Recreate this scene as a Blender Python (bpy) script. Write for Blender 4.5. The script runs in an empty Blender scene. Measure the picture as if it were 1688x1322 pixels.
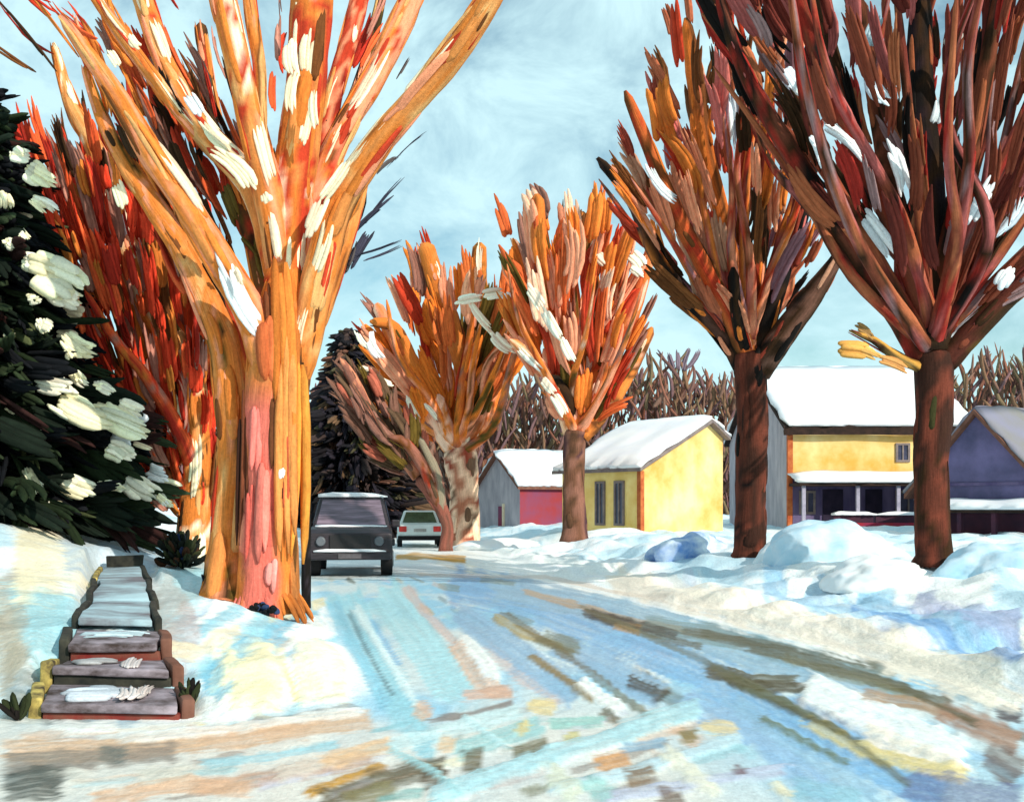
import bpy, bmesh, math, random
import numpy as np
from mathutils import Vector, Matrix

# ------------------------------------------------------------------ camera, sky, sun, exposure
S = bpy.context.scene
COL = S.collection
random.seed(7)
rng = np.random.default_rng(7)
FPX, HX, HY, EYE = 1800.0, 844.0, 836.0, 1.6       # focal length in photo pixels, principal column, horizon row, eye height

cd = bpy.data.cameras.new('camera'); cam = bpy.data.objects.new('camera', cd); COL.objects.link(cam)
cam.location = (0, 0, EYE); cam.rotation_euler = (math.radians(90), 0, 0)
cd.sensor_width = 36.0; cd.lens = 36.0 * FPX / 1688.0
cd.shift_y = (HY - 661.0) / 1688.0
cd.clip_start = 0.1; cd.clip_end = 3000
S.camera = cam

SUN_EL, SUN_AZ = math.radians(29), math.radians(139)   # azimuth clockwise from +Y (view direction): right, behind the camera
W = bpy.data.worlds.new('World'); S.world = W; W.use_nodes = True
nt = W.node_tree; nt.nodes.clear()
out = nt.nodes.new('ShaderNodeOutputWorld'); bg = nt.nodes.new('ShaderNodeBackground')
sky = nt.nodes.new('ShaderNodeTexSky'); sky.sky_type = 'NISHITA'; sky.sun_disc = False
sky.sun_elevation = SUN_EL; sky.sun_rotation = SUN_AZ
sky.air_density = 1.0; sky.dust_density = 0.6; sky.ozone_density = 1.0
tc = nt.nodes.new('ShaderNodeTexCoord')
mp = nt.nodes.new('ShaderNodeMapping'); mp.inputs['Scale'].default_value = (6.0, 4.0, 9.0); mp.inputs['Rotation'].default_value = (0.3, 0.5, 0.2)
n1 = nt.nodes.new('ShaderNodeTexNoise'); n1.inputs['Scale'].default_value = 1.2; n1.inputs['Detail'].default_value = 9; n1.inputs['Roughness'].default_value = 0.62; n1.inputs['Distortion'].default_value = 0.35
r1 = nt.nodes.new('ShaderNodeValToRGB')
r1.color_ramp.elements[0].position = 0.28; r1.color_ramp.elements[0].color = (0, 0, 0, 1)
r1.color_ramp.elements[1].position = 0.60; r1.color_ramp.elements[1].color = (1, 1, 1, 1)
mx = nt.nodes.new('ShaderNodeMix'); mx.data_type = 'RGBA'
mx.inputs['B'].default_value = (5.9, 8.4, 8.9, 1)      # thin white winter cloud
mul = nt.nodes.new('ShaderNodeMath'); mul.operation = 'MULTIPLY'; mul.inputs[1].default_value = 0.92
L = nt.links.new
L(tc.outputs['Generated'], mp.inputs['Vector']); L(mp.outputs['Vector'], n1.inputs['Vector']); L(n1.outputs['Fac'], r1.inputs['Fac'])
L(r1.outputs['Color'], mul.inputs[0]); L(mul.outputs[0], mx.inputs['Factor'])
tint = nt.nodes.new('ShaderNodeMix'); tint.data_type = 'RGBA'; tint.blend_type = 'MULTIPLY'; tint.inputs['Factor'].default_value = 1
tint.inputs['B'].default_value = (.95, 1.2, 1.06, 1)
L(sky.outputs['Color'], tint.inputs['A']); L(tint.outputs['Result'], mx.inputs['A']); L(mx.outputs['Result'], bg.inputs['Color'])
L(bg.outputs['Background'], out.inputs['Surface'])
bg.inputs['Strength'].default_value = 0.105

sl = bpy.data.lights.new('sun', 'SUN'); so = bpy.data.objects.new('sun', sl); COL.objects.link(so)
sl.energy = 3.6; sl.angle = math.radians(0.5); sl.color = (1.0, 0.92, 0.80)
sd = Vector((math.sin(SUN_AZ) * math.cos(SUN_EL), math.cos(SUN_AZ) * math.cos(SUN_EL), math.sin(SUN_EL)))
so.rotation_euler = sd.to_track_quat('Z', 'Y').to_euler(); so.location = sd * 60
S.view_settings.view_transform = 'Standard'; S.view_settings.look = 'None'
S.view_settings.exposure = 0.22; S.view_settings.gamma = 1.0

# ------------------------------------------------------------------ helpers
def C(r, g, b):
    f = lambda c: (c / 255 / 12.92) if c / 255 <= 0.04045 else ((c / 255 + 0.055) / 1.055) ** 2.4
    return (f(r), f(g), f(b))

def P(px, py, d):
    """point at distance d seen at photo pixel (px, py)"""
    return Vector(((px - HX) * d / FPX, d, EYE - (py - HY) * d / FPX))

def lerp(a, b, t): return a + (b - a) * t
def sst(x, a, b):
    t = np.clip((x - a) / (b - a), 0, 1); return t * t * (3 - 2 * t)

def vnoise(x, y, seed=0):
    x = np.asarray(x, float); y = np.asarray(y, float)
    xi = np.floor(x); yi = np.floor(y); fx = x - xi; fy = y - yi
    fx = fx * fx * (3 - 2 * fx); fy = fy * fy * (3 - 2 * fy)
    def h(a, b):
        v = np.sin(a * 127.1 + b * 311.7 + seed * 74.7) * 43758.5453
        return v - np.floor(v)
    return (h(xi, yi) * (1 - fx) + h(xi + 1, yi) * fx) * (1 - fy) + (h(xi, yi + 1) * (1 - fx) + h(xi + 1, yi + 1) * fx) * fy

def tag(o, label=None, cat=None, group=None, kind=None):
    if label: o['label'] = label
    if cat: o['category'] = cat
    if group: o['group'] = group
    if kind: o['kind'] = kind
    return o

def thing(name, loc, label, cat, group=None, rz=0):
    o = bpy.data.objects.new(name, None); COL.objects.link(o)
    o.empty_display_size = 0.3
    o.location = loc; o.rotation_euler = (0, 0, rz)
    return tag(o, label, cat, group)

# ------------------------------------------------------------------ materials
def paint_mat(name, rough=0.75, su=26.0, sv=2.2, amt=0.30, bump=0.5, spec=0.12, dist=0.02, grain=22.0):
    """pigment read from the mesh colour, broken up by streaks that run along each limb or stroke"""
    m = bpy.data.materials.new(name); m.use_nodes = True; t = m.node_tree; b = t.nodes['Principled BSDF']
    a = t.nodes.new('ShaderNodeAttribute'); a.attribute_name = 'Col'
    uv = t.nodes.new('ShaderNodeUVMap'); uv.uv_map = 'UVMap'
    mpn = t.nodes.new('ShaderNodeMapping'); mpn.inputs['Scale'].default_value = (su, sv, 1)
    n = t.nodes.new('ShaderNodeTexNoise'); n.inputs['Scale'].default_value = 1.0; n.inputs['Detail'].default_value = 5; n.inputs['Roughness'].default_value = 0.65
    mr = t.nodes.new('ShaderNodeMapRange'); mr.inputs[1].default_value = 0.25; mr.inputs[2].default_value = 0.75
    mr.inputs[3].default_value = 1 - amt; mr.inputs[4].default_value = 1 + amt
    mm = t.nodes.new('ShaderNodeVectorMath'); mm.operation = 'SCALE'
    bp = t.nodes.new('ShaderNodeBump'); bp.inputs['Strength'].default_value = bump; bp.inputs['Distance'].default_value = dist
    oc = t.nodes.new('ShaderNodeTexCoord'); g = t.nodes.new('ShaderNodeTexNoise'); g.inputs['Scale'].default_value = grain; g.inputs['Detail'].default_value = 3; g.inputs['Roughness'].default_value = 0.8
    gm = t.nodes.new('ShaderNodeMapRange'); gm.inputs[1].default_value = 0.3; gm.inputs[2].default_value = 0.7; gm.inputs[3].default_value = 0.86; gm.inputs[4].default_value = 1.14
    m2 = t.nodes.new('ShaderNodeMath'); m2.operation = 'MULTIPLY'; ad = t.nodes.new('ShaderNodeMath'); ad.operation = 'MULTIPLY_ADD'; ad.inputs[1].default_value = 0.5
    l = t.links.new
    l(uv.outputs['UV'], mpn.inputs['Vector']); l(mpn.outputs['Vector'], n.inputs['Vector']); l(n.outputs['Fac'], mr.inputs[0])
    l(oc.outputs['Object'], g.inputs['Vector']); l(g.outputs['Fac'], gm.inputs[0]); l(mr.outputs[0], m2.inputs[0]); l(gm.outputs[0], m2.inputs[1])
    l(a.outputs['Color'], mm.inputs[0]); l(m2.outputs[0], mm.inputs['Scale']); l(mm.outputs[0], b.inputs['Base Color'])
    l(g.outputs['Fac'], ad.inputs[0]); l(n.outputs['Fac'], ad.inputs[2]); l(ad.outputs[0], bp.inputs['Height']); l(bp.outputs['Normal'], b.inputs['Normal'])
    b.inputs['Roughness'].default_value = rough; b.inputs['Specular IOR Level'].default_value = spec
    return m

def plain_mat(name, col, rough=0.6, var=0.25, scale=3.0, bump=0.25, metal=0.0, spec=0.4, stretch=(1, 1, 1), col2=None, dist=0.02):
    m = bpy.data.materials.new(name); m.use_nodes = True; t = m.node_tree; b = t.nodes['Principled BSDF']
    c = t.nodes.new('ShaderNodeTexCoord'); mpn = t.nodes.new('ShaderNodeMapping'); mpn.inputs['Scale'].default_value = stretch
    n = t.nodes.new('ShaderNodeTexNoise'); n.inputs['Scale'].default_value = scale; n.inputs['Detail'].default_value = 6; n.inputs['Roughness'].default_value = 0.6
    r = t.nodes.new('ShaderNodeValToRGB')
    a_ = tuple(x * (1 - var) for x in col); b_ = col2 or tuple(min(1, x * (1 + var)) for x in col)
    r.color_ramp.elements[0].position = 0.35; r.color_ramp.elements[1].position = 0.66
    r.color_ramp.elements[0].color = (*a_, 1); r.color_ramp.elements[1].color = (*b_, 1)
    bp = t.nodes.new('ShaderNodeBump'); bp.inputs['Strength'].default_value = bump; bp.inputs['Distance'].default_value = dist
    l = t.links.new
    l(c.outputs['Object'], mpn.inputs['Vector']); l(mpn.outputs['Vector'], n.inputs['Vector']); l(n.outputs['Fac'], r.inputs['Fac'])
    l(r.outputs['Color'], b.inputs['Base Color']); l(n.outputs['Fac'], bp.inputs['Height']); l(bp.outputs['Normal'], b.inputs['Normal'])
    b.inputs['Roughness'].default_value = rough; b.inputs['Metallic'].default_value = metal; b.inputs['Specular IOR Level'].default_value = spec
    return m

M_BARK = paint_mat('painted_bark', rough=.9, amt=.38, bump=.8)
M_LEAF = paint_mat('painted_foliage', rough=.9, su=22, sv=2.5, amt=0.42, bump=0.9, grain=12)
M_SNOWP = paint_mat('clinging_snow', rough=0.6, su=14, sv=3, amt=0.06, bump=0.5, spec=0.2)

def snow_mat(name, base, tintc, scale=1.2, bump=0.35):
    return plain_mat(name, base, rough=0.65, var=0.0, scale=scale, bump=bump, spec=0.2, col2=tintc, dist=0.05)
M_SNOW = snow_mat('snow', (0.80, 0.86, 0.90), (0.93, 0.92, 0.88))
M_ROOFSNOW = snow_mat('roof_snow', (0.82, 0.84, 0.90), (0.93, 0.93, 0.93), 0.8)

# ------------------------------------------------------------------ mesh builder with colours and stroke coordinates
class MB:
    def __init__(s): s.v = []; s.f = []; s.c = []; s.uv = []
    def ring_grid(s, rings, cols, us, vs, caps=True):
        n = len(rings[0]); b = len(s.v)
        for i, r in enumerate(rings):
            for j, p in enumerate(r):
                s.v.append(tuple(p)); s.c.append(cols[i][j] if isinstance(cols[i][0], (tuple, list, np.ndarray)) else cols[i]); s.uv.append((us[j], vs[i]))
        for i in range(len(rings) - 1):
            for j in range(n):
                k = (j + 1) % n
                s.f.append((b + i * n + j, b + i * n + k, b + (i + 1) * n + k, b + (i + 1) * n + j))
        if caps:
            s.f.append(tuple(b + j for j in reversed(range(n)))); e = b + (len(rings) - 1) * n
            s.f.append(tuple(e + j for j in range(n)))
    def build(s, name, mat, parent=None, smooth=True, inv=None):
        me = bpy.data.meshes.new(name)
        me.from_pydata(s.v, [], s.f); me.update()
        ca = me.color_attributes.new('Col', 'FLOAT_COLOR', 'POINT')
        arr = np.ones((len(s.v), 4), np.float32); arr[:, :3] = np.array(s.c, np.float32).reshape(-1, 3); ca.data.foreach_set('color', arr.ravel())
        ul = me.uv_layers.new(name='UVMap')
        li = np.empty(len(me.loops), np.int32); me.loops.foreach_get('vertex_index', li)
        ul.data.foreach_set('uv', np.array(s.uv, np.float32)[li].ravel())
        me.polygons.foreach_set('use_smooth', np.full(len(me.polygons), smooth))
        me.materials.append(mat)
        o = bpy.data.objects.new(name, me); COL.objects.link(o)
        if parent:
            o.parent = parent
            mi = Matrix.LocRotScale(parent.location, parent.rotation_euler, None).inverted()
            me.transform(mi)
        return o

def pick(pal):
    r = random.random() * sum(w for _, w in pal)
    for c, w in pal:
        r -= w
        if r <= 0: return c
    return pal[-1][0]

def resample(pts, rad, step):
    P_ = [np.array(p, float) for p in pts]; out_p = []; out_r = []
    P_ = [2 * P_[0] - P_[1]] + P_ + [2 * P_[-1] - P_[-2]]; R_ = [rad[0]] + list(rad) + [rad[-1]]
    for i in range(1, len(P_) - 2):
        a, b, c, d = P_[i - 1:i + 3]; n = max(1, int(np.linalg.norm(c - b) / step))
        for k in range(n):
            t = k / n
            out_p.append(0.5 * ((2 * b) + (c - a) * t + (2 * a - 5 * b + 4 * c - d) * t * t + (3 * b - a - 3 * c + d) * t ** 3)); out_r.append(lerp(R_[i], R_[i + 1], t))
    out_p.append(P_[-2]); out_r.append(R_[-2])
    return out_p, out_r

def frames(pts):
    T = []
    for i in range(len(pts)):
        d = pts[min(i + 1, len(pts) - 1)] - pts[max(i - 1, 0)]; T.append(d / (np.linalg.norm(d) + 1e-9))
    ref = np.array([0, 1.0, 0]) if abs(T[0][1]) < 0.8 else np.array([1.0, 0, 0])
    u = np.cross(T[0], ref); u /= np.linalg.norm(u); fr = []
    for t in T:
        u = u - t * np.dot(u, t); u /= np.linalg.norm(u) + 1e-9; fr.append((t, u, np.cross(t, u)))
    return fr

def tube(mb, pts, rad, pal, n=12, step=0.15, rough=0.10, fu=1.0, fv=0.9, tip=True):
    """tapered limb whose bark colour changes in long streaks"""
    p, r = resample(pts, rad, step); fr = frames(p); so_ = random.random() * 100
    cs = [np.array(pick(pal)) for _ in range(14)]
    rings = []; cols = []; vs = []; acc = 0
    for i in range(len(p)):
        if i: acc += np.linalg.norm(p[i] - p[i - 1])
        ring = []; cc = []
        rr = r[i] * (0.35 if (tip and i == len(p) - 1) else 1)
        for j in range(n):
            a = 2 * math.pi * j / n
            k = 1 + rough * (2 * float(vnoise(j * 0.9 + so_, acc * 1.6, 3)) - 1) + rough * 0.5 * (2 * float(vnoise(j * 2.1 + so_, acc * 5, 5)) - 1)
            ring.append(p[i] + (fr[i][1] * math.cos(a) + fr[i][2] * math.sin(a)) * rr * k)
            w = float(vnoise(min(j, n - j) * fu * 0.55 + so_, acc * fv, 9)) * 13.0
            i0 = int(w); f = min(1, max(0, (w - i0 - 0.3) / 0.4)); cc.append(tuple(lerp(cs[i0 % 14], cs[(i0 + 1) % 14], f)))
        rings.append(ring); cols.append(cc); vs.append(acc + so_)
    mb.ring_grid(rings, cols, [so_ + 2 * math.pi * r[0] * abs(j - n / 2) / n for j in range(n)], vs)
    return p, r, fr

DT = np.array([0, 0.08, 0.3, 0.62, 0.87, 1.0]); DW = np.array([0.35, 0.85, 1.0, 0.96, 0.74, 0.22])
CS = {n: (np.cos(np.arange(n) * 2 * math.pi / n), np.sin(np.arange(n) * 2 * math.pi / n)) for n in range(4, 13)}
def strand(mb, p0, t, Ln, u, v, w, c, c2, thick, n, bo):
    so_ = random.random() * 50
    ctr = p0 + t * (Ln * DT)[:, None] + bo * (4 * DT * (1 - DT))[:, None]
    q = 1 + rng.uniform(-.13, .13, (6, n)); cs, sn = CS[n]
    ring = ctr[:, None, :] + u * (cs * w * DW[:, None] * q)[..., None] + v * (sn * w * thick * DW[:, None] * q)[..., None]
    b = len(mb.v); mb.v.extend(map(tuple, ring.reshape(-1, 3).tolist()))
    cc = c + (c2 - c) * DT[:, None]; mb.c.extend(map(tuple, np.repeat(cc, n, 0).tolist()))
    us = [so_ + abs(j - n / 2) / n * w * 4 for j in range(n)]
    for k in range(6):
        vv = so_ + Ln * DT[k]; mb.uv.extend((a, vv) for a in us)
    for i in range(5):
        for j in range(n):
            k = (j + 1) % n; mb.f.append((b + i * n + j, b + i * n + k, b + (i + 1) * n + k, b + (i + 1) * n + j))
    mb.f.append(tuple(b + j for j in reversed(range(n)))); mb.f.append(tuple(b + 5 * n + j for j in range(n)))
def dab(mb, p0, p1, w, col, thick=0.5, n=7, bend=0.08, face=None, br=1):
    """one tapering stroke-shaped twig bundle, bark plate or clump, made of br strands lying side by side"""
    p0 = np.array(p0, float); p1 = np.array(p1, float); t = p1 - p0; Ln = np.linalg.norm(t) + 1e-9; t = t / Ln
    if face is None: face = rng.normal(size=3)
    face = np.array(face, float); v = face - t * np.dot(face, t); v /= np.linalg.norm(v) + 1e-9; u = np.cross(t, v)
    bo = u * Ln * bend * random.uniform(-1, 1) + v * Ln * bend * 0.5 * random.uniform(-1, 1)
    c = np.array(col)
    if br == 1:
        strand(mb, p0, t, Ln, u, v, w, c, np.clip(c * random.uniform(0.78, 1.22), 0, 1), thick, n, bo); return
    for k in range(br):
        o = (k + .5) / br * 2 - 1; a = random.uniform(-.08, .16) + .10 * o * o; e = random.uniform(-.22, .12) - .12 * o * o
        cc = np.clip(c * random.uniform(.74, 1.26), 0, 1)
        strand(mb, p0 + t * Ln * a + u * w * o * .85 + v * w * thick * random.uniform(-.35, .35), t + u * o * .04 * random.random(), Ln * (1 + e - a), u, v, w / br * random.uniform(1.3, 2.0), cc, np.clip(cc * random.uniform(.8, 1.2), 0, 1), max(thick, .6), 5, bo)

def inside(poly, x, y):
    r = False; j = len(poly) - 1
    for i in range(len(poly)):
        xi, yi = poly[i]; xj, yj = poly[j]
        if (yi > y) != (yj > y) and x < (xj - xi) * (y - yi) / (yj - yi) + xi: r = not r
        j = i
    return r
def proj(p): return HX + p[0] / p[1] * FPX, HY - (p[2] - EYE) / p[1] * FPX

# ------------------------------------------------------------------ terrain
XR = ([0, 6, 8, 10.5, 13, 20.7, 26, 35, 50, 80, 150], [6.5, 4.6, 4.0, 3.95, 3.5, 2.0, 0.8, -0.4, -2.0, -8, -30])
XL = ([0, 8, 10.9, 14, 19.3, 25, 35, 50, 80, 150], [-0.7, -0.9, -1.4, -2.05, -3.3, -4.9, -6.1, -7.5, -14, -36])
def edges(y): return np.interp(y, *XL), np.interp(y, *XR)
def terr(x, y):
    x = np.asarray(x, float); y = np.asarray(y, float)
    xl, xr = edges(y)
    wob = (vnoise(x * 0.7, y * 0.7, 1) - .5) * 0.5
    dl = xl - x + wob; dr = x - xr + wob
    front = sst(y + wob * 0.6 + 0.10 * (x + 3), 8.0, 10.2)
    zl = (0.46 * sst(dl, 0, 2.1) + 1.02 * sst(dl, 1.4, 6.0) * sst(y, 9.5, 17)) * front
    zr = 0.16 * sst(dr, 0, 0.7) + 0.44 * sst(dr, 1.2, 4.5) * sst(y, 7, 17) + 0.35 * sst(dr, 8, 25) * sst(y, 25, 45)
    z = zl + zr
    off = np.maximum(sst(dl, 0.1, 0.9) * front, sst(dr, 0.1, 0.9))
    z = z + off * ((0.14 + .20 * (x > 0)) * (vnoise(x * 1.1 + 3, y * 1.1, 2) - .5) + (0.06 + .07 * (x > 0)) * (vnoise(x * 2.6, y * 2.6, 4) - .5) + 0.02 * (vnoise(x * 9, y * 9, 6) - .5))
    px_ = -3.05 + np.interp(y - 8.3, [0, 2.0, 8.0], [0, -.66, -2.75]); pz_ = np.interp(y - 8.3, [-.2, 0, .62, .63, 1.25, 1.26, 2, 8], [-.05, -.02, -.02, .12, .12, .28, .44, .60])
    cut = (1 - sst(np.abs(x - px_), np.interp(y - 8.3, [0, 1.9, 2.1], [.60, .53, .42]), np.interp(y - 8.3, [0, 1.9, 2.1], [.78, .70, .56]))) * sst(y, 8.0, 8.3) * (1 - sst(y, 16.4, 17))
    z = z * (1 - cut) + np.minimum(z, pz_) * cut
    z = z + (1 - off) * (0.012 * (vnoise(x * 4, y * 1.5, 8) - .5) + 0.012 * (vnoise(x * 14, y * 9, 11) - .5))
    return z
def tz(x, y): return float(terr(x, y))
def gp(px, py):
    """ground point under a photo pixel"""
    lo, hi = 2.0, 140.0
    d = lo
    while d < hi:
        x = (px - HX) * d / FPX; z = EYE - (py - HY) * d / FPX
        if z <= tz(x, d): break
        d *= 1.012
    return (px - HX) * d / FPX, d

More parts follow.
